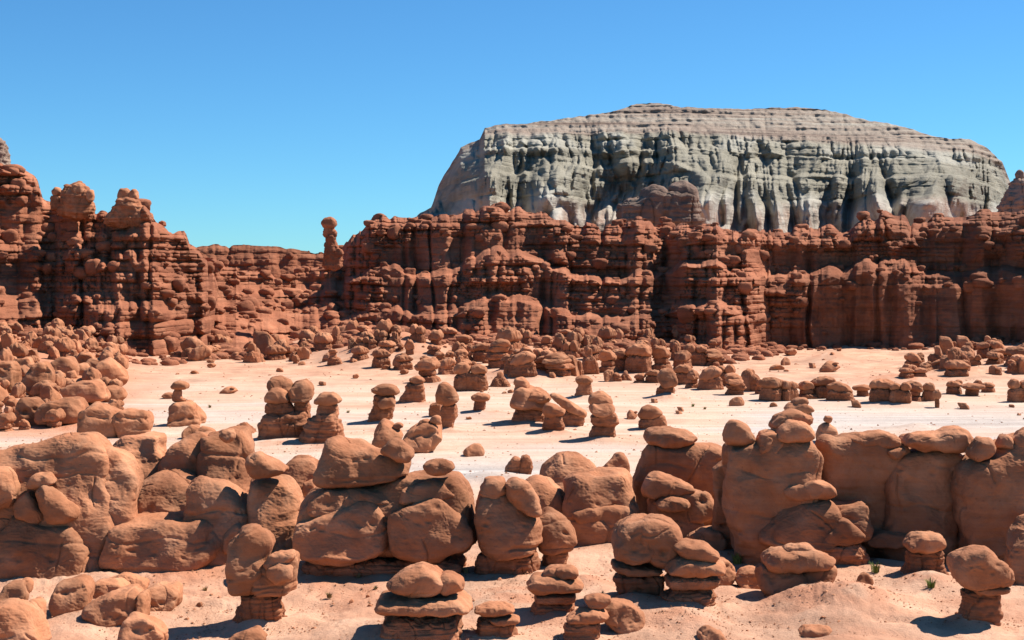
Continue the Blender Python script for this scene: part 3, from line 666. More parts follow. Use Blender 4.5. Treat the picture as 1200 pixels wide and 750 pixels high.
    # in front of the shaded wall
    f('rock_formation', 'squat goblin wearing a split two-lobed cap, standing before the hollowed block', RF, 664, [
        ('foot', 'stem', [(898,636),(1010,632),(1014,668),(900,670)], dict(D=34, g=.5, f=10)),
        ('body', 'body', [(884,630),(896,612),(908,602),(926,588),(972,587),(982,600),(976,642),(960,648),(900,645)], dict(D=34, f=2, lean=.4)),
        ('shoulder', 'body', [(966,598),(984,592),(1014,590),(1018,618),(1012,636),(976,640)], dict(D=26, f=-6, lean=.2)),
        ('snout', 'cap', [(968,622),(988,606),(1000,616),(1014,632),(990,642),(960,640)], dict(D=16, f=26)),
        ('cap', 'cap', [(911,573),(924,565),(938,563),(950,576),(948,587),(930,590),(913,581)], dict(D=18, f=4)),
        ('cap', 'cap', [(936,567),(956,562),(978,572),(977,583),(948,588),(940,576)], dict(D=18, f=6))])
    f('hoodoo', 'small dark-stemmed hoodoo with a rounded loaf cap, below the long-headed rock', 'hoodoo', 682, [
        ('cap', 'cap', [(1059,640),(1072,626),(1098,625),(1107,638),(1097,648),(1064,648)], dict(D=22)),
        ('stem', 'stem', [(1065,645),(1102,645),(1106,664),(1114,688),(1054,688),(1063,664)], dict(D=17, g=.4))])
    f('hoodoo', 'wide turtle-like hoodoo with a low domed cap on lumpy blocks, right of centre', 'hoodoo', 706, [
        ('crown', 'cap', [(915,645),(926,638),(948,638),(955,647),(936,653)], dict(D=14, f=2)),
        ('cap', 'cap', [(893,660),(903,648),(920,642),(950,644),(978,656),(969,667),(936,674),(900,670)], dict(D=30, f=2)),
        ('block', 'body', [(888,676),(893,664),(920,668),(942,676),(944,698),(930,710),(910,708),(891,694)], dict(D=22, f=8)),
        ('block', 'body', [(936,672),(960,664),(980,662),(976,682),(958,694),(940,696)], dict(D=20, f=2)),
        ('stem', 'stem', [(898,690),(960,686),(964,712),(896,714)], dict(D=22, g=.4, f=-2))])
    f('hoodoo', 'lone mushroom hoodoo with a lumpy fist-like head at the lower right', 'hoodoo', 742, [
        ('head', 'body', [(1117,668),(1121,652),(1134,643),(1150,641),(1166,650),(1178,662),(1180,680),(1160,690),(1132,692),(1119,686)], dict(D=27, lean=0)),
        ('knob', 'cap', [(1164,672),(1174,664),(1187,670),(1186,684),(1172,690),(1162,684)], dict(D=12, f=10)),
        ('jaw', 'cap', [(1136,690),(1150,685),(1180,685),(1179,694),(1160,699),(1142,697)], dict(D=20, f=3)),
        ('stem', 'stem', [(1127,690),(1168,692),(1170,712),(1168,736),(1178,746),(1118,746),(1126,728),(1130,712)], dict(D=19, g=.4))])
    f('hoodoo', 'squat hoodoo with a big ball head of two lobes over a ledge, centre front', 'hoodoo', 714, [
        ('head', 'body', [(717,640),(723,622),(741,609),(762,608),(768,624),(766,648),(760,662),(742,663),(720,654)], dict(D=34, lean=.25)),
        ('head', 'body', [(748,614),(770,606),(792,614),(798,631),(790,650),(777,667),(760,664),(750,644)], dict(D=33, f=3, lean=.25)),
        ('slab', 'cap', [(717,658),(745,662),(776,666),(772,674),(745,677),(727,673),(718,666)], dict(D=27, f=2)),
        ('stem', 'stem', [(722,670),(778,672),(776,705),(770,718),(732,718),(722,692)], dict(D=26, g=.4))])
    f('hoodoo', 'hoodoo of stacked tilted slabs on a banded stem, right beside the ball-headed hoodoo', 'hoodoo', 722, [
        ('cap', 'cap', [(788,642),(800,633),(828,639),(843,651),(836,660),(800,656)], dict(D=23)),
        ('slab', 'cap', [(779,668),(792,652),(818,654),(846,661),(850,672),(815,678),(782,675)], dict(D=30)),
        ('collar', 'stem', [(780,674),(842,674),(838,690),(782,692)], dict(D=25)),
        ('stem', 'stem', [(775,690),(838,690),(834,706),(822,726),(786,728),(774,712)], dict(D=27, g=.4))])
    f('hoodoo', 'table-topped hoodoo with a small broken rock on its wide thin cap, centre foreground', 'hoodoo', 728, [
        ('cap_rock', 'cap', [(634,672),(648,663),(675,666),(678,676),(652,682)], dict(D=16, f=-2)),
        ('cap_rock', 'cap', [(650,668),(664,664),(678,670),(674,680),(656,680)], dict(D=10, f=10)),
        ('cap', 'cap', [(617,689),(626,674),(659,674),(685,688),(677,696),(630,697)], dict(D=29)),
        ('collar', 'stem', [(627,695),(675,694),(673,709),(627,708)], dict(D=22)),
        ('stem', 'stem', [(625,706),(673,706),(678,732),(620,732)], dict(D=24, g=.4))])
    f('boulder', 'pale oval boulder with a rough pitted face, lying by the table-topped hoodoo', 'boulder', 742, [
        ('body', 'body', [(702,719),(716,703),(742,709),(754,722),(748,741),(736,745),(718,732)], dict(D=20, g=.1, lean=.3))])
    f('rock_formation', 'low broken hoodoo of thin tilted plates, left of the pale oval boulder', RF, 750, [
        ('cap_rock', 'cap', [(684,700),(700,696),(718,702),(706,716),(690,714)], dict(D=13, f=-8)),
        ('plate', 'cap', [(662,728),(680,715),(700,714),(714,722),(706,731),(670,732)], dict(D=20)),
        ('stem', 'stem', [(664,728),(702,728),(702,760),(660,760)], dict(D=18, g=.4))])
    f('hoodoo', 'small hoodoo with a flat double cap at the bottom edge, left of the table-topped one', 'hoodoo', 752, [
        ('cap', 'cap', [(553,717),(572,707),(597,709),(605,719),(576,724)], dict(D=19)),
        ('slab', 'cap', [(570,724),(605,722),(611,730),(583,735)], dict(D=16, f=4)),
        ('stem', 'stem', [(562,722),(602,726),(607,762),(557,762)], dict(D=19, g=.4))])
    f('hoodoo', 'stout hoodoo with a brain-like two-lobed head over a jutting slab, bottom centre-left', 'hoodoo', 760, [
        ('cap', 'cap', [(454,690),(462,677),(476,668),(495,663),(513,668),(525,684),(519,697),(495,701),(466,698)], dict(D=32)),
        ('cap', 'cap', [(508,677),(524,670),(543,680),(544,692),(520,699)], dict(D=20, f=4)),
        ('slab', 'cap', [(441,712),(448,699),(470,698),(502,699),(538,697),(555,714),(548,720),(516,723),(480,722),(446,720)], dict(D=44)),
        ('stem', 'stem', [(449,719),(536,721),(540,742),(544,772),(444,772),(450,745)], dict(D=40, g=.3))])
    f('hoodoo', 'knobbly-faced goblin hoodoo with a tall head and fat cheek, lower left', 'hoodoo', 730, [
        ('head', 'body', [(270,640),(280,622),(297,617),(312,628),(317,640),(312,662),(306,694),(284,698),(271,692),(273,662)], dict(D=25, lean=.1)),
        ('cheek', 'body', [(300,668),(315,658),(330,652),(345,648),(348,668),(341,698),(310,700),(298,690)], dict(D=20, lean=.1, f=2)),
        ('brow', 'cap', [(310,662),(320,648),(344,646),(346,656),(330,664),(314,668)], dict(D=14, f=12)),
        ('snout', 'cap', [(314,664),(328,657),(342,666),(341,679),(328,686),(314,679)], dict(D=14, f=20)),
        ('stem', 'stem', [(283,694),(330,694),(327,712),(334,730),(278,734),(275,724),(284,712)], dict(D=21, g=.4))])
    f('boulder', 'rounded boulder at the foot of the slab hoodoo, half buried', 'boulder', 648, [
        ('body', 'body', [(806,628),(823,620),(846,622),(850,636),(839,648),(812,642)], dict(D=17, g=.2, lean=.3))])
    f('boulder', 'blocky boulder lying between the slab hoodoo and the grass tuft', 'boulder', 686, [
        ('body', 'body', [(822,660),(835,654),(852,657),(860,667),(856,681),(832,685)], dict(D=15, g=.2))])
    f('boulder', 'small smooth boulder just left of the turtle-like hoodoo', 'boulder', 688, [
        ('body', 'body', [(861,678),(872,666),(890,667),(892,686),(868,690)], dict(D=13, g=.1))])
    f('boulder', 'boulder cut by the bottom edge under the clay mound, right of centre', 'boulder', 750, [
        ('body', 'body', [(937,743),(944,735),(972,735),(977,744),(960,753),(940,751)], dict(D=15, g=.1))])
    f('boulder', 'rounded boulder at the bottom edge between the oval boulder and the clay mound', 'boulder', 756, [
        ('body', 'body', [(819,744),(832,735),(844,742),(852,754),(822,758)], dict(D=13, g=.1))])
    f('boulder', 'pointed stone crowning the clay mound under the shaded wall', 'boulder', 690, [
        ('body', 'body', [(1003,684),(1009,674),(1016,671),(1023,682),(1014,688)], dict(D=8, g=.3))])
    # lower left heap
    f('boulder', 'big smooth dome boulder cut by the bottom left corner', 'boulder', 760, [
        ('body', 'body', [(-12,716),(10,706),(30,713),(46,730),(50,764),(-16,764)], dict(D=26, g=.1, lean=.3))])
    f('boulder', 'egg-shaped boulder standing above the corner dome boulder', 'boulder', 716, [
        ('body', 'body', [(2,698),(11,682),(25,685),(30,700),(22,714),(3,712)], dict(D=13, g=.1))])
    f('boulder', 'small dark stone touching the egg-shaped boulder at the left edge', 'boulder', 702, [
        ('body', 'body', [(20,681),(34,678),(37,692),(27,700)], dict(D=8, g=.1))])
    f('boulder', 'tilted boulder leaning on the right of the corner dome boulder', 'boulder', 734, [
        ('body', 'body', [(26,708),(44,702),(51,720),(47,736),(34,728)], dict(D=13, g=.1))])
    f('boulder', 'roundish pocked boulder, left end of the fallen slabs at the lower left', 'boulder', 722, [
        ('body', 'body', [(64,698),(72,683),(92,679),(105,691),(104,710),(94,721),(68,718)], dict(D=20, g=.1))])
    f('boulder', 'large fallen slab split near its right end, lower left', 'boulder', 730, [
        ('body', 'body', [(100,714),(126,696),(155,691),(162,700),(163,724),(144,731),(115,727)], dict(D=24, g=.1, lean=.5)),
        ('split_end', 'body', [(163,694),(171,696),(173,724),(164,726)], dict(D=18, g=.1))])
    f('boulder', 'rough broken stone wedged behind the large fallen slab', 'boulder', 708, [
        ('body', 'body', [(102,694),(112,682),(136,681),(150,690),(130,700),(108,708)], dict(D=16, g=.2))])
    f('boulder', 'thin dark tilted plate of rock above the fallen slab', 'boulder', 698, [
        ('body', 'body', [(124,680),(146,672),(172,682),(170,694),(150,690)], dict(D=12, g=.3, lean=.5))])
    f('boulder', 'squared block at the right end of the fallen slabs', 'boulder', 716, [
        ('body', 'body', [(168,693),(180,686),(208,688),(208,711),(187,717),(172,711)], dict(D=17, g=.1))])
    f('boulder', 'angular boulder at the bottom edge below the fallen slabs', 'boulder', 760, [
        ('body', 'body', [(145,742),(151,721),(180,728),(191,745),(190,764),(146,764)], dict(D=18, g=.1, lean=.3))])
    f('boulder', 'low stone at the bottom edge below the knobbly-faced goblin', 'boulder', 756, [
        ('body', 'body', [(268,750),(285,740),(300,738),(312,750),(300,760),(272,760)], dict(D=16, g=.1))])

PROTO = {}
def build_mid():
    def f(key, *a, **k):
        k.setdefault('res', 1.15); o = formation(*a, **k); PROTO[key] = o; return o
    f('twin', 'hoodoo', 'pair of goblins fused on one wide base, three rounded heads, left on the wash', 'hoodoo', 520, [
        ('base', 'stem', [(302,514),(312,490),(322,482),(350,482),(362,492),(356,515),(331,524)], dict(D=26, g=.3)),
        ('neck', 'stem', [(314,470),(341,470),(346,488),(313,488)], dict(D=14, f=3)),
        ('cap', 'cap', [(311,466),(320,455),(331,455),(342,471),(326,474),(312,471)], dict(D=15, f=6)),
        ('head', 'body', [(315,457),(317,444),(328,441),(340,447),(343,464),(333,466)], dict(D=13, f=-4)),
        ('head', 'body', [(341,466),(346,449),(356,445),(364,451),(367,470),(344,472)], dict(D=13, f=-2)),
        ('neck', 'stem', [(345,470),(362,470),(363,497),(348,497)], dict(D=9, f=-2))])
    f('bell', 'hoodoo', 'capped goblin with a bell-shaped body, immediately right of the fused pair', 'hoodoo', 524, [
        ('cap', 'cap', [(369,470),(377,461),(393,460),(401,472),(388,476),(371,474)], dict(D=14)),
        ('neck', 'stem', [(375,473),(394,473),(396,492),(371,492)], dict(D=10)),
        ('body', 'stem', [(353,515),(365,491),(376,485),(394,485),(400,497),(402,515),(382,528),(359,524)], dict(D=22, g=.3))])
    f('wide', 'hoodoo', 'two-tier mushroom goblin with broad flat caps, left of mid wash', 'hoodoo', 497, [
        ('cap', 'cap', [(433,459),(447,450),(461,451),(469,461),(453,465)], dict(D=15)),
        ('cap', 'cap', [(443,473),(450,465),(461,466),(464,476),(447,480)], dict(D=10, f=10)),
        ('stem', 'stem', [(440,463),(462,462),(460,480),(458,493),(461,499),(430,499),(437,484)], dict(D=13, g=.3))])
    f('cone', 'hoodoo', 'cone-bodied goblin with a thin hat, behind the two-tier mushroom goblin', 'hoodoo', 473, [
        ('cap', 'cap', [(477,446),(489,440),(500,447),(490,451)], dict(D=10)),
        ('stem', 'stem', [(479,448),(496,448),(497,473),(464,474),(474,462)], dict(D=12, g=.3))])
    f('peak', 'hoodoo', 'slender goblin with a tall pointed hat on a pale post, centre of the wash', 'hoodoo', 504, [
        ('cap', 'cap', [(511,469),(515,452),(521,448),(528,452),(539,471),(524,476),(513,473)], dict(D=13)),
        ('stem', 'stem', [(518,473),(533,473),(535,485),(529,504),(516,505)], dict(D=9, g=.3))])
    f('stub', 'boulder', 'short broken post standing left of the pointed-hat goblin', 'boulder', 489, [
        ('body', 'stem', [(503,474),(517,471),(518,488),(504,490)], dict(D=8, g=.3))])
    f('mush', 'hoodoo', 'small neat mushroom hoodoo with a thin stem in mid wash', 'hoodoo', 485, [
        ('cap', 'cap', [(551,466),(561,460),(575,464),(573,470),(556,471)], dict(D=12)),
        ('stem', 'stem', [(557,469),(569,469),(568,485),(555,486)], dict(D=7, g=.3))])
    f('sphinx', 'hoodoo', 'large goblin like a crouching sphinx with a ribbed head, mid wash', 'hoodoo', 498, [
        ('head', 'body', [(599,472),(603,457),(612,452),(637,459),(646,468),(636,481),(617,482),(601,477)], dict(D=22)),
        ('crest', 'cap', [(603,456),(603,444),(614,443),(621,454),(612,461)], dict(D=9)),
        ('lobe', 'cap', [(616,468),(624,458),(640,462),(645,470),(632,474)], dict(D=12, f=12)),
        ('stem', 'stem', [(604,478),(638,478),(640,497),(634,503),(600,503),(602,490)], dict(D=17, g=.3))])
    f('beak', 'hoodoo', 'beaked goblin with a sloping hat, right beside the sphinx-like one', 'hoodoo', 508, [
        ('cap', 'cap', [(636,482),(641,471),(664,482),(657,488),(640,489)], dict(D=12)),
        ('stem', 'stem', [(638,486),(658,486),(662,508),(636,509)], dict(D=11, g=.3))])
    f('slant', 'hoodoo', 'goblin with a long slanting cap running down to the right, behind the beaked one', 'hoodoo', 500, [
        ('cap', 'cap', [(643,463),(652,461),(668,471),(688,484),(684,491),(664,482)], dict(D=13)),
        ('stem', 'stem', [(659,480),(684,486),(680,505),(662,505)], dict(D=11, g=.3))])
    f('tower', 'hoodoo', 'three-storey goblin with a bulging face, right of the sphinx-like group', 'hoodoo', 516, [
        ('cap', 'cap', [(690,472),(692,462),(703,459),(714,466),(718,474),(700,478)], dict(D=14, f=-2)),
        ('head', 'body', [(692,484),(692,474),(706,470),(719,475),(720,484),(706,489)], dict(D=15, f=2)),
        ('body', 'stem', [(692,486),(720,482),(725,495),(720,500),(695,499)], dict(D=15)),
        ('stem', 'stem', [(694,497),(720,499),(720,518),(690,518)], dict(D=13, g=.3))])
    f('bun', 'hoodoo', 'bun-shaped goblin with a broad cap and soft layered body, above the shaded wall left end', 'hoodoo', 503, [
        ('cap', 'cap', [(748,486),(753,477),(769,476),(777,486),(765,492),(751,491)], dict(D=14)),
        ('stem', 'stem', [(750,489),(777,487),(780,499),(776,506),(750,506)], dict(D=14, g=.3))])
    f('nub', 'hoodoo', 'little goblin with a crooked cap and flared foot, upper middle of the wash', 'hoodoo', 467, [
        ('cap', 'cap', [(674,445),(680,440),(688,441),(696,447),(686,451),(677,450)], dict(D=10)),
        ('stem', 'stem', [(679,448),(693,448),(692,469),(673,469)], dict(D=8, g=.3))])
    f('face', 'hoodoo', 'upright goblin with a lumpy face on a clay skirt, right of the little crooked one', 'hoodoo', 468, [
        ('head', 'body', [(771,444),(776,434),(784,431),(791,439),(792,452),(776,455)], dict(D=10)),
        ('stem', 'stem', [(774,452),(789,452),(791,470),(769,470)], dict(D=8, g=.3))])
    f('anvil', 'hoodoo', 'slim anvil-topped goblin on a cone of clay, at the left of the wash', 'hoodoo', 499, [
        ('cap', 'cap', [(200,453),(208,446),(220,449),(221,456),(205,457)], dict(D=10)),
        ('neck', 'stem', [(204,456),(213,456),(212,466),(220,470),(202,471)], dict(D=6)),
        ('body', 'body', [(198,495),(204,472),(221,471),(237,487),(233,498),(211,503)], dict(D=18, g=.3, lean=.3))])
    f('rubble', 'rock_formation', 'broken heap of dark stones below the anvil-topped goblin', RF, 514, [
        ('rock', 'body', [(214,507),(222,499),(232,500),(234,513),(218,515)], dict(D=9, g=.2)),
        ('rock', 'body', [(230,503),(240,500),(252,507),(249,515),(232,515)], dict(D=9, g=.2))])
    f('cone2', 'rock_formation', 'small crumbling clay cone behind the double-topped rock', RF, 514, [
        ('body', 'stem', [(270,508),(281,498),(287,496),(296,505),(304,514),(290,518),(272,517)], dict(D=16, g=.3, lean=.4))])
    f('seal', 'rock_formation', 'seal-like block, left half of the boat-shaped pair below mid wash', RF, 528, [
        ('body', 'body', [(438,520),(443,499),(450,492),(461,499),(472,512),(461,523),(440,525)], dict(D=17, g=.2)),
        ('knob', 'cap', [(459,500),(468,494),(474,500),(466,504)], dict(D=6))])
    f('boat', 'rock_formation', 'boat-shaped block with stones along its back, right half of the pair below mid wash', RF, 530, [
        ('body', 'body', [(472,514),(484,502),(504,493),(515,501),(516,516),(504,528),(484,530)], dict(D=20, g=.2, lean=.3)),
        ('knob', 'cap', [(488,500),(494,492),(502,491),(504,499),(494,503)], dict(D=8)),
        ('knob', 'cap', [(502,494),(510,486),(517,489),(516,499)], dict(D=7)),
        ('knob', 'cap', [(478,505),(486,498),(492,502),(484,508)], dict(D=6))])
    f('pebble', 'boulder', 'lone small boulder on open sand above the balanced flat boulder', 'boulder', 534, [
        ('body', 'body', [(544,528),(552,521),(562,521),(569,532),(560,536),(548,535)], dict(D=9, g=.1))])
    f('crag', 'rock_formation', 'dark crumbly outcrop in the mud behind the two-headed goblin', RF, 560, [
        ('rock', 'stem', [(592,556),(594,546),(603,536),(612,540),(612,558)], dict(D=10, g=.3)),
        ('rock', 'stem', [(606,554),(612,534),(620,534),(624,544),(620,558)], dict(D=9, g=.3))])
    f('stack', 'hoodoo', 'dark-stemmed goblin with a heap of stones on top, just behind the hollowed block', 'hoodoo', 496, [
        ('cap', 'cap', [(918,482),(924,473),(938,471),(948,476),(954,482),(940,486)], dict(D=14)),
        ('cap', 'cap', [(927,474),(932,466),(944,466),(948,473),(936,477)], dict(D=10)),
        ('stem', 'stem', [(921,482),(950,482),(952,500),(918,500)], dict(D=13, g=.3))])
    f('spike', 'rock_formation', 'narrow rock with a tiny stone on its tip, behind the broad shadowed rock', RF, 520, [
        ('body', 'body', [(958,512),(962,500),(970,496),(980,502),(984,520),(960,524)], dict(D=12, g=.4)),
        ('tip', 'cap', [(964,494),(968,487),(975,489),(974,496)], dict(D=6))])
    # left rock pile, traced blocks
    pile = [
        ('blunt block with a cracked face and thin top stone, front of left rock pile', 514, [(94,507),(95,484),(112,472),(132,479),(142,489),(141,509),(115,514)], 18),
        ('blocky rock with a stepped right end, right corner of the left rock pile', 513, [(137,486),(149,480),(174,483),(175,502),(171,510),(143,510)], 16),
        ('wide brown block under long slabs, left of the cracked block in the left rock pile', 498, [(51,476),(69,468),(93,468),(98,478),(97,490),(67,494),(50,490)], 22),
        ('sloping pale slab lying across the top of the wide brown block', 476, [(76,455),(90,448),(115,447),(126,465),(110,470),(84,467)], 20),
        ('hooded dark rock bending left, foot of the left rock pile', 500, [(18,490),(28,467),(43,466),(52,486),(50,498),(21,499)], 15),
        ('tall rounded head with a chin, left side of the rock pile', 464, [(30,452),(38,430),(52,423),(61,440),(60,455),(43,462)], 14),
        ('big pale dome with dimples in the middle of the left rock pile', 448, [(62,442),(64,426),(77,418),(89,428),(88,446),(74,450)], 14),
        ('upright knob touching the right side of the pale dome', 446, [(88,444),(89,430),(97,425),(104,432),(104,444),(96,448)], 9),
        ('shaded round block cut by the left edge, below the tall rounded head', 462, [(-12,424),(14,424),(20,436),(18,452),(8,462),(-12,464)], 18),
        ('long flat slab jutting at the left edge above the shaded round block', 434, [(-14,424),(0,420),(17,424),(16,431),(-2,433),(-14,432)], 16),
        ('rounded block high in the rock pile behind the tall head', 446, [(17,436),(20,422),(34,419),(38,432),(36,446),(22,450)], 12),
        ('lumpy rock near the right shoulder of the left rock pile', 458, [(112,446),(116,424),(128,420),(140,432),(146,446),(132,458)], 16),
        ('low pale slab on the right slope of the left rock pile', 440, [(100,430),(108,420),(126,421),(130,430),(114,436)], 14),
        ('dark wedge between the pale slab and the cracked block', 472, [(120,462),(128,452),(144,456),(146,466),(132,472)], 13)]
    for lab, y0, pts, D in pile:
        x = pts[0][0]
        dh = float(hit(sum(p[0] for p in pts)/len(pts), y0))
        f('p', 'boulder', lab, 'boulder', y0, [('body', 'body', pts, dict(D=D, g=.3, lean=.15))], d=dh if dh < F*H/(y0-HY)*1.15 else F*H/(y0-HY))
    # skyline pieces
    f('spire', 'rock_spire', 'lone knobbly pinnacle with a tilted head against the sky in the gap', 'rock spire', 300, [
        ('head', 'cap', [(377,262),(380,256),(389,254),(395,262),(392,267),(381,268)], dict(D=8)),
        ('neck', 'stem', [(380,266),(391,266),(395,276),(390,280),(379,277)], dict(D=6)),
        ('body', 'stem', [(384,276),(391,274),(394,286),(400,300),(399,314),(378,314),(382,292)], dict(D=8, g=.3)),
        ('knob', 'cap', [(379,286),(386,281),(390,288),(383,293)], dict(D=4, f=3)),
        ('knob', 'cap', [(391,294),(398,290),(404,297),(396,302)], dict(D=5, f=3)),
        ('collar', 'cap', [(378,271),(383,267),(394,270),(393,274),(381,274)], dict(D=6))], d=262, mat=M_cliff)
    f('spire2', 'rock_spire', 'small detached knob with a ball top on the left skyline', 'rock spire', 240, [
        ('head', 'cap', [(61,225),(65,219),(71,221),(72,228),(64,230)], dict(D=6)),
        ('stem', 'stem', [(61,228),(71,228),(73,244),(60,246)], dict(D=6, g=.3))], d=246)
    f('spire3', 'rock_spire', 'three-knuckled pinnacle rising from the left cliff top', 'rock spire', 256, [
        ('head', 'cap', [(139,230),(141,222),(149,220),(153,228),(150,238),(141,238)], dict(D=8)),
        ('head', 'cap', [(151,232),(154,222),(160,222),(162,232),(156,238)], dict(D=6)),
        ('body', 'stem', [(134,240),(142,233),(162,233),(170,246),(178,256),(170,264),(124,264)], dict(D=18, g=.3))], d=244)
    f('spire4', 'rock_spire', 'broken tower of stacked blocks left of the three-knuckled pinnacle', 'rock spire', 250, [
        ('body', 'stem', [(76,232),(80,218),(92,215),(100,218),(108,226),(108,250),(68,254)], dict(D=17, g=.3)),
        ('head', 'cap', [(84,224),(88,215),(98,216),(99,226),(90,229)], dict(D=8, f=8)),
        ('head', 'cap', [(101,230),(103,222),(109,223),(110,236),(104,236)], dict(D=5, f=8))], d=245)
    f('tower_far', 'rock_spire', 'distant dark grey tower at the upper left edge of the frame', 'rock spire', 230, [
        ('body', 'stem', [(-22,205),(-16,176),(-4,162),(2,164),(8,180),(12,196),(14,215),(-22,220)], dict(D=14, g=.3)),
        ('tip', 'cap', [(-6,168),(-1,160),(4,168),(1,178)], dict(D=6))], mat=M_butte, d=300)
    f('butte', 'butte', 'dark brown butte with two rounded crowns standing before the pale mesa', 'butte', 262, [
        ('body', 'stem', [(726,268),(728,240),(733,234),(752,232),(770,224),(800,222),(815,234),(822,270)], dict(D=36, g=.4)),
        ('crown', 'cap', [(750,236),(754,224),(766,216),(780,221),(786,236),(768,240)], dict(D=22, f=6)),
        ('crown', 'cap', [(784,232),(787,218),(802,214),(816,222),(818,234),(800,238)], dict(D=20, f=4))], mat=M_butte, d=420)
    f('butte2', 'butte', 'dark stepped pinnacle with a small head at the right end of the mesa', 'butte', 256, [
        ('body', 'stem', [(1172,262),(1176,236),(1184,222),(1190,212),(1200,214),(1216,232),(1226,262)], dict(D=22, g=.4)),
        ('head', 'cap', [(1190,206),(1193,199),(1199,200),(1200,209),(1193,212)], dict(D=6)),
        ('neck', 'stem', [(1189,210),(1200,208),(1203,224),(1186,226)], dict(D=8, g=.2))], mat=M_butte, d=430)

def copy_thing(src, loc, sx, sz, rz, label, group, parts=True):
    c = src.copy(); C.objects.link(c); c.location = loc; c.scale = (sx, sx, sz); c.rotation_euler = (0, 0, rz)
    c['label'] = label; c['group'] = group
    if parts:
        for ch in src.children:
            k = ch.copy(); C.objects.link(k); k.parent = c
            if 'label' in k: del k['label']
    return c
def size_of(src):
    obs = [src]+list(src.children); lo = [1e9]*3; hi = [-1e9]*3
    for o in obs:
        if o.type != 'MESH': continue
        for b in o.bound_box:
            for k in range(3): lo[k] = min(lo[k], b[k]); hi[k] = max(hi[k], b[k])
    return hi[0]-lo[0], hi[2], lo, hi
def place(px, py, wpx, hpx, key, label, group, rz=None, cat=None, sink=0.):
    hpx *= 1+sink
    src = PROTO[key]; d = float(hit(px, py)); s = d/F
    if key not in SZ: SZ[key] = size_of(src)
    w, h, lo, hi = SZ[key]
    sx = wpx*s/w; sz = hpx*s/max(h, .1)
    y = d+.35*wpx*s; x = (px-600)/F*y
    rz = random.choice((0, .5, -.5, 2.8, 3.3, .9)) if rz is None else rz
    ox = sx*(lo[0]+hi[0])/2
    if key in FRESH:
        FRESH.discard(key); o = src; o.location = (x-ox*math.cos(rz), y-ox*math.sin(rz), float(G(x, y))-.05-sink/(1+sink)*hpx*s*.95); o.scale = (sx, sx, sz); o.rotation_euler = (0, 0, rz)
        o['label'] = label; o['group'] = group
        if cat: o['category'] = cat
        return o
    o = copy_thing(src, (x-ox*math.cos(rz), y-ox*math.sin(rz), float(G(x, y))-.05-sink/(1+sink)*hpx*s*.95), sx, sz, rz, label, group)
    if cat: o['category'] = cat
    return o
SZ = {}; FRESH = set()
HK = ['bell', 'wide', 'mush', 'tower', 'bun', 'sphinx', 'cone', 'face', 'beak']
def build_ledge_shapes():
    def q(key, parts):
        o = formation({'la': 'layered_rock', 'lb': 'layered_rock', 'lc': 'slab_rock'}.get(key, 'goblin_rock'), 'layered block', 'rock formation', 460, [(a, b, [(600+x, 420+y) for x, y in pts], dict(k)) for a, b, pts, k in parts], d=165, res=1.1)
        PROTO[key] = o; FRESH.add(key)
    q('la', [('cap', 'cap', [(0,16),(6,6),(24,3),(44,5),(58,14),(54,19),(6,20)], dict(D=24)), ('base', 'stem', [(5,18),(53,18),(58,44),(0,44)], dict(D=24, g=.2))])
    q('lb', [('cap', 'cap', [(0,12),(8,3),(22,2),(29,8),(28,18),(4,18)], dict(D=17)), ('cap', 'cap', [(30,9),(42,4),(58,9),(60,17),(32,18)], dict(D=18)), ('base', 'stem', [(2,17),(58,17),(60,44),(0,44)], dict(D=20, g=.2))])
    q('lc', [('slab', 'cap', [(0,24),(16,8),(40,2),(60,10),(52,20),(20,28)], dict(D=20)), ('base', 'stem', [(4,24),(20,20),(54,16),(64,46),(-4,46)], dict(D=22, g=.2, lean=.3))])
    q('ld', [('knob', 'body', [(20,14),(24,2),(36,0),(44,10),(40,18),(24,18)], dict(D=10)), ('base', 'stem', [(8,24),(18,15),(44,14),(56,24),(68,46),(-6,46)], dict(D=26, g=.2, lean=.4))])
    q('le', [('block', 'body', [(0,10),(14,0),(34,2),(40,14),(36,44),(2,44)], dict(D=18, g=.2)), ('block', 'stem', [(34,16),(48,10),(62,18),(66,44),(34,44)], dict(D=18, g=.2))])
    q('lf', [('cap', 'body', [(2,14),(12,2),(30,0),(38,12),(34,20),(6,20)], dict(D=16)), ('neck', 'stem', [(7,18),(33,18),(34,30),(5,30)], dict(D=11)), ('base', 'stem', [(2,30),(38,29),(46,50),(-6,50)], dict(D=19, g=.2))])
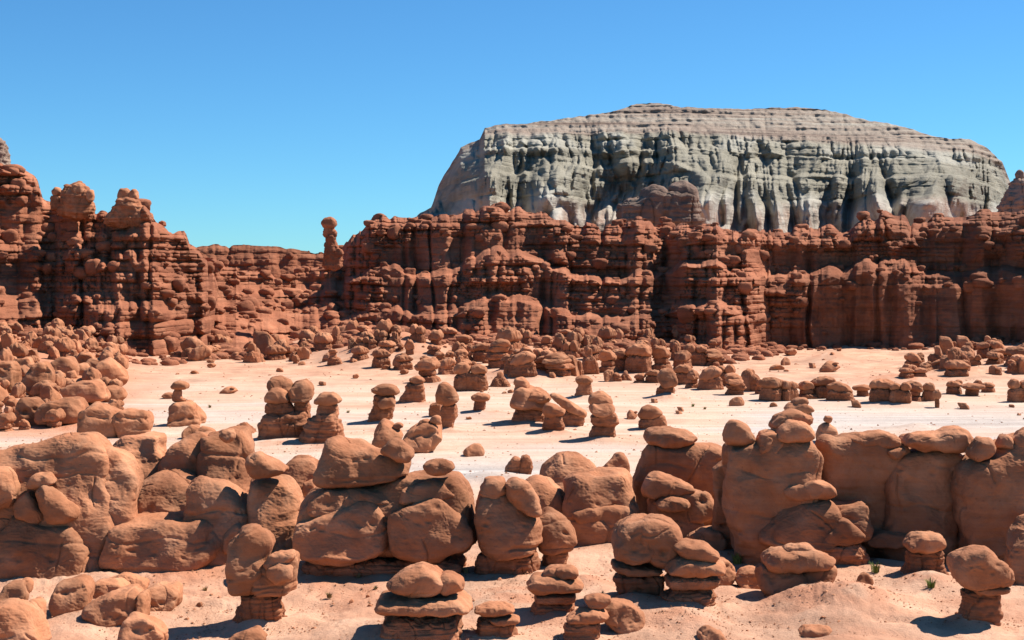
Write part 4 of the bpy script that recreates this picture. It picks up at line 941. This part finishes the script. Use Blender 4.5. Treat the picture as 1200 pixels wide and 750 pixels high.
def build_rows():
    build_ledge_shapes()
    # squat stone blocks used only in repeated rows: five shapes, first use is the source itself
    rows = [(447,432,22,22),(473,434,22,18),(501,449,32,30),(524,439,24,20),(552,459,42,34),(583,432,30,34),(603,440,26,22),(586,454,26,18),(540,430,24,20),(565,424,24,22),
            (597,424,30,40),(617,431,25,22),(612,443,36,28),(636,433,26,24),(655,441,32,26),(674,441,24,26),(690,439,28,32),(712,437,26,28),(728,435,30,26),(748,437,32,34),
            (775,435,28,30),(800,433,26,22),(815,429,30,26),(838,429,26,20),(718,448,22,14),(733,446,16,12),(750,449,16,12),(765,449,18,16),(800,451,22,24),(812,455,20,22),
            (832,457,32,28),(850,453,24,26),(862,463,26,26),(880,459,26,26)]
    lab = 'rounded goblin block in the long row across the middle distance'
    for i, (a, b, c, d) in enumerate(rows):
        place(a, b, c, d, ['la', 'lf', 'lb', 'le', 'lf', 'la', 'lc', 'tower', 'ld'][i*5 % 9], lab, 'goblin blocks in the middle row')
    r2 = [(905,470,32,28),(925,470,24,24),(945,468,28,22),(965,467,30,26),(985,470,34,22),(1010,465,22,14),(1035,471,32,26),(1055,474,26,24),(1072,470,28,24),(1088,470,16,22),
          (1098,478,9,22),(1140,464,26,15),(1158,460,16,12),(1195,472,28,28),(893,462,18,18),(1118,462,18,16)]
    lab = 'dark-stemmed goblin in the line along the far side of the wash at the right'
    for i, (a, b, c, d) in enumerate(r2):
        place(a, b, c, d, ['la', 'lb', 'lf', 'la', 'lc', 'mush'][i % 6] if i != 10 else 'mush', lab, 'goblins along the right of the wash')
    lab = 'tumbled block on the rocky rise at the far right under the dark cliff'
    for i in range(46):
        a = random.uniform(1030, 1212); b = random.uniform(414, 446)-(a-1030)*.03
        w = random.uniform(12, 32)
        if b < 422 and a < 1110: continue
        place(a, b, w, w*random.uniform(.5, .95), random.choice(['la', 'lb', 'lc', 'ld', 'boat', 'le']), lab, 'blocks on the far right rise', sink=random.uniform(.1, .6))
    lab = 'goblin-shaped rock crowding the slope under the central cliff'
    for i in range(120):
        a = random.uniform(345, 850); b = random.uniform(392, 430) if a < 440 else random.uniform(398, 436)
        if a > 640: b = random.uniform(400, 424)
        w = random.uniform(9, 23)
        place(a, b, w, w*random.uniform(.6, 1.1), random.choice(['la', 'lb', 'lc', 'ld', 'le', 'lf', 'lf', 'tower', 'bell']), lab, 'rocks under the central cliff', sink=random.uniform(.1, .6))
    lab = 'block in the band of low rocks at the foot of the left cliff'
    for i in range(40):
        a = random.uniform(195, 430); b = random.uniform(404, 426)
        w = random.uniform(12, 34)
        place(a, b, w, w*random.uniform(.5, .9), random.choice(['la', 'lb', 'lc', 'ld', 'le', 'seal']), lab, 'low rocks under the left cliff', sink=random.uniform(.1, .7))
    lab = 'heaped rounded rock in the pile climbing towards the left cliff'
    for i in range(125):
        b = random.uniform(398, 506)
        a = random.uniform(-30, 150-(max(0, 420-b))*.5)
        if 425 < b and 28 < a < 110 and random.random() < .5: continue
        w = random.uniform(12, 34)*(.75 if b < 430 else 1)
        place(a, b, w, w*random.uniform(.6, 1.1), random.choice(['la', 'lb', 'lc', 'lf', 'le', 'lf', 'sphinx', 'seal']), lab, 'rocks heaped at the left', sink=random.uniform(.2, .8))
    lab = 'small rounded rock on the upper left slope touching the left cliff'
    for i in range(60):
        a = random.uniform(-30, 172); b = random.uniform(386, 410)+max(0, a-100)*.08
        w = random.uniform(9, 24)
        place(a, b, w, w*random.uniform(.6, 1.1), random.choice(['la', 'lb', 'lc', 'lf', 'le', 'seal', 'boat']), lab, 'rocks on the upper left slope', sink=random.uniform(.1, .6))
    lab = 'small loose stone lying on the open sand of the far flat'
    for i in range(95):
        a = random.uniform(190, 1210); b = random.choice([random.uniform(405, 440), random.uniform(420, 500)])
        w = random.uniform(2.5, 9) if random.random() < .75 else random.uniform(8, 15)
        place(a, b, w, w*random.uniform(.5, .8), random.choice(['seal', 'p', 'pebble']), lab, 'loose stones on the flats', cat='boulder')
    lab = 'fist-sized reddish stone scattered on the near sand'
    for i in range(60):
        a = random.uniform(0, 1200); b = random.uniform(668, 748)
        w = random.uniform(2, 6)
        place(a, b, w, w*random.uniform(.5, .8), 'pebble', lab, 'stones on the near sand', cat='boulder')
    for a, b, w, h, l in [(456,370+0,0,0,'')][:0]: pass
    singles = [(1068,497,0,0)]
    place(973, 436, 20, 13, 'seal', 'flat-topped stone on the sand left of the clay cone before the dark cliff', 'stones before the dark cliff', cat='boulder')
    place(911, 434, 20, 7, 'pebble', 'thin low slab lying on open sand before the dark cliff', 'stones before the dark cliff', cat='boulder')
    place(1003, 478, 15, 9, 'pebble', 'angular stone on the wash below the line of goblins at the right', 'stones on the wash at right', cat='boulder')
    place(863, 476, 16, 11, 'pebble', 'reddish stone lying alone at the wash edge above the hollowed block', 'stones on the wash at right', cat='boulder')
    place(1129, 480, 12, 8, 'seal', 'small dark stone on the pale mud right of the anvil post', 'stones on the wash at right', cat='boulder')

def grass_tuft(px, py, hpx, n, green, label):
    d = float(hit(px, py)); s = d/F; x = (px-600)/F*d; V = []; Q = []
    for i in range(n):
        a = random.uniform(0, 6.28); r = random.uniform(0, .35)*hpx*s; bx, by = r*math.cos(a), r*math.sin(a)
        h = hpx*s*random.uniform(.5, 1.1); ln = random.uniform(.15, .6)*h; w = .65*s*random.uniform(.7, 1.4)
        ux, uy = math.cos(a), math.sin(a); k = len(V)
        for t in (0, .5, 1):
            cx, cy, cz = bx+ux*ln*t*t, by+uy*ln*t*t, h*t*(1-.15*t)-.03
            ww = w*(1-t*.85); V += [(cx-uy*ww, cy+ux*ww, cz), (cx+uy*ww, cy-ux*ww, cz)]
        Q += [(k, k+1, k+3, k+2), (k+2, k+3, k+5, k+4)]
    o = mk('grass_tuft', np.array(V), np.array(Q), M_green if green else M_dry, None, (x, d, float(G(x, d))))
    tag(o, label, 'grass', 'desert grass tufts')
def simple(name, c1, c2):
    m, _ = material(name, [(.3, c1), (.7, c2)], 3., bump=0)
    return m
M_green = simple('green_grass', (.10, .15, .03), (.22, .27, .07)); M_dry = simple('dry_grass', (.22, .17, .07), (.36, .28, .13))
def build_grass():
    for a in [(366,668,13,90,1,'bright green grass tuft in the shade under the hippo-like rock'),
              (864,660,15,90,1,'green grass tuft in the sun left of the turtle-like hoodoo'),
              (1026,672,14,70,1,'green grass tuft beside the pointed stone of the clay mound'),
              (1091,690,13,60,1,'green grass tuft at the foot of the small loaf-capped hoodoo'),
              (420,679,7,40,0,'dry tuft at the left end of the shadow below the hippo-like rock'),
              (440,692,6,30,0,'dry tuft on the sand above the brain-headed hoodoo'),
              (386,704,8,50,0,'round dry tuft on open sand between the two lower left hoodoos'),
              (546,674,9,60,0,'yellow-green tuft at the right foot of the hippo-like rock'),
              (128,664,9,50,0,'yellow dry tuft where the broad pitted slab meets the lying boulder'),
              (240,694,8,40,0,'sparse dry weeds above the squared fallen block'),
              (246,478,5,30,0,'pale green weed on the wash right of the anvil-topped goblin'),
              (408,484,4,30,0,'dark little bush on the wash right of the bell-shaped goblin'),
              (812,477,5,30,1,'low green bush at the far edge of the wash'),
              (826,480,4,30,0,'low dry bush at the far edge of the wash'),
              (706,700,7,30,0,'dry weed between the table-topped and ball-headed hoodoos')]:
        grass_tuft(*a)
def build_rocks():
    build_wall(); build_mid(); build_rows(); build_grass()

def build_gravel():
    """loose grit and chips: far too many to count, one mesh"""
    n = 34000; V0, Q0 = ICO[0]
    base = np.array([[0, 0, 1], [1, 0, 0], [0, 1, 0], [-1, 0, 0], [0, -1, 0], [.6, .6, .5], [0, 0, -.5]], float)
    T = np.array([[0, 1, 5], [0, 5, 2], [5, 1, 2], [0, 2, 3], [0, 3, 4], [0, 4, 1], [1, 6, 2], [2, 6, 3], [3, 6, 4], [4, 6, 1]])
    rg = np.random.default_rng(3)
    px = rg.uniform(-60, 1260, n); d = np.where(rg.random(n) < .6, F*H/rg.uniform(335, 480, n), F*H/rg.uniform(88, 335, n))
    x = (px-600)/F*d
    dens = sst(-.15, .35, n3(x, d, 0, 6, 900)) + .8*sst(.0, .4, n3(x, d, 0, 1.8, 901))
    for mx, my, r_, h, sq in MOUNDS: dens = dens+.9*np.exp(-(((x-mx)/(r_*1.5))**2+((d-my)/(r_*1.5))**2))
    keep = rg.random(n) < dens*.7; x, d = x[keep], d[keep]; n = len(x)
    z = G(x, d); s = d/F*rg.lognormal(-.25, .5, n).clip(.25, 2.6)*.8
    a = rg.uniform(0, 6.28, n); P = base[None]*(1+rg.uniform(-.35, .35, (n, len(base), 3)))*s[:, None, None]*np.array([1.2, 1, .7])
    ca, sa = np.cos(a)[:, None], np.sin(a)[:, None]
    W = np.stack([P[..., 0]*ca-P[..., 1]*sa+x[:, None], P[..., 0]*sa+P[..., 1]*ca+d[:, None], P[..., 2]+z[:, None]], -1)
    Q = (T[None]+np.arange(n)[:, None, None]*len(base)).reshape(-1, 3)
    o = mk('gravel', W.reshape(-1, 3), Q, M_rock, smooth=False)
    tag(o, 'reddish grit and rock chips strewn over the sand', 'gravel', kind='stuff')


build_cliffs()
build_mesa()
build_rocks()
build_ground()
build_gravel()

# ------------------------------------------------------------------ light, sky, camera
SUN_EL, SUN_AZ = math.radians(51), math.radians(28)      # azimuth measured from +X towards +Y
sd = bpy.data.lights.new('sun', 'SUN'); sd.energy = 5.0; sd.angle = math.radians(.53); sd.color = (1, .95, .88)
so = bpy.data.objects.new('sun', sd); C.objects.link(so)
so.rotation_euler = (math.pi/2-SUN_EL, 0, SUN_AZ+math.pi/2)
w = bpy.data.worlds.new('World'); bpy.context.scene.world = w; w.use_nodes = True
t = w.node_tree; t.nodes.clear()
sk = t.nodes.new('ShaderNodeTexSky'); sk.sky_type = 'NISHITA'; sk.sun_disc = False; sk.sun_elevation = SUN_EL
sk.sun_rotation = math.pi/2-SUN_AZ; sk.altitude = 1500; sk.air_density = 1.0; sk.dust_density = .0; sk.ozone_density = 1.6
hs = t.nodes.new('ShaderNodeMix'); hs.data_type = 'RGBA'; hs.blend_type = 'MULTIPLY'; hs.inputs[0].default_value = 1; hs.inputs[7].default_value = (.51, 1.09, 1.5, 1)
bg = t.nodes.new('ShaderNodeBackground'); bg.inputs[1].default_value = .05; ow = t.nodes.new('ShaderNodeOutputWorld')
t.links.new(sk.outputs[0], hs.inputs[6]); t.links.new(hs.outputs[2], bg.inputs[0]); t.links.new(bg.outputs[0], ow.inputs[0])
cd = bpy.data.cameras.new('camera'); cam = bpy.data.objects.new('camera', cd); C.objects.link(cam)
cam.location = (0, 0, H); cam.rotation_euler = (math.pi/2, 0, 0); cd.sensor_width = 36; cd.lens = F/1200*36
cd.shift_y = -(375-HY)/1200; cd.clip_end = 20000; cd.clip_start = .5
S = bpy.context.scene; S.camera = cam
S.cycles.diffuse_bounces = 1; S.cycles.max_bounces = 3
S.render.resolution_x, S.render.resolution_y = 1024, 640
S.view_settings.view_transform = 'Standard'; S.view_settings.look = 'None'; S.view_settings.gamma = 1; S.view_settings.exposure = .87
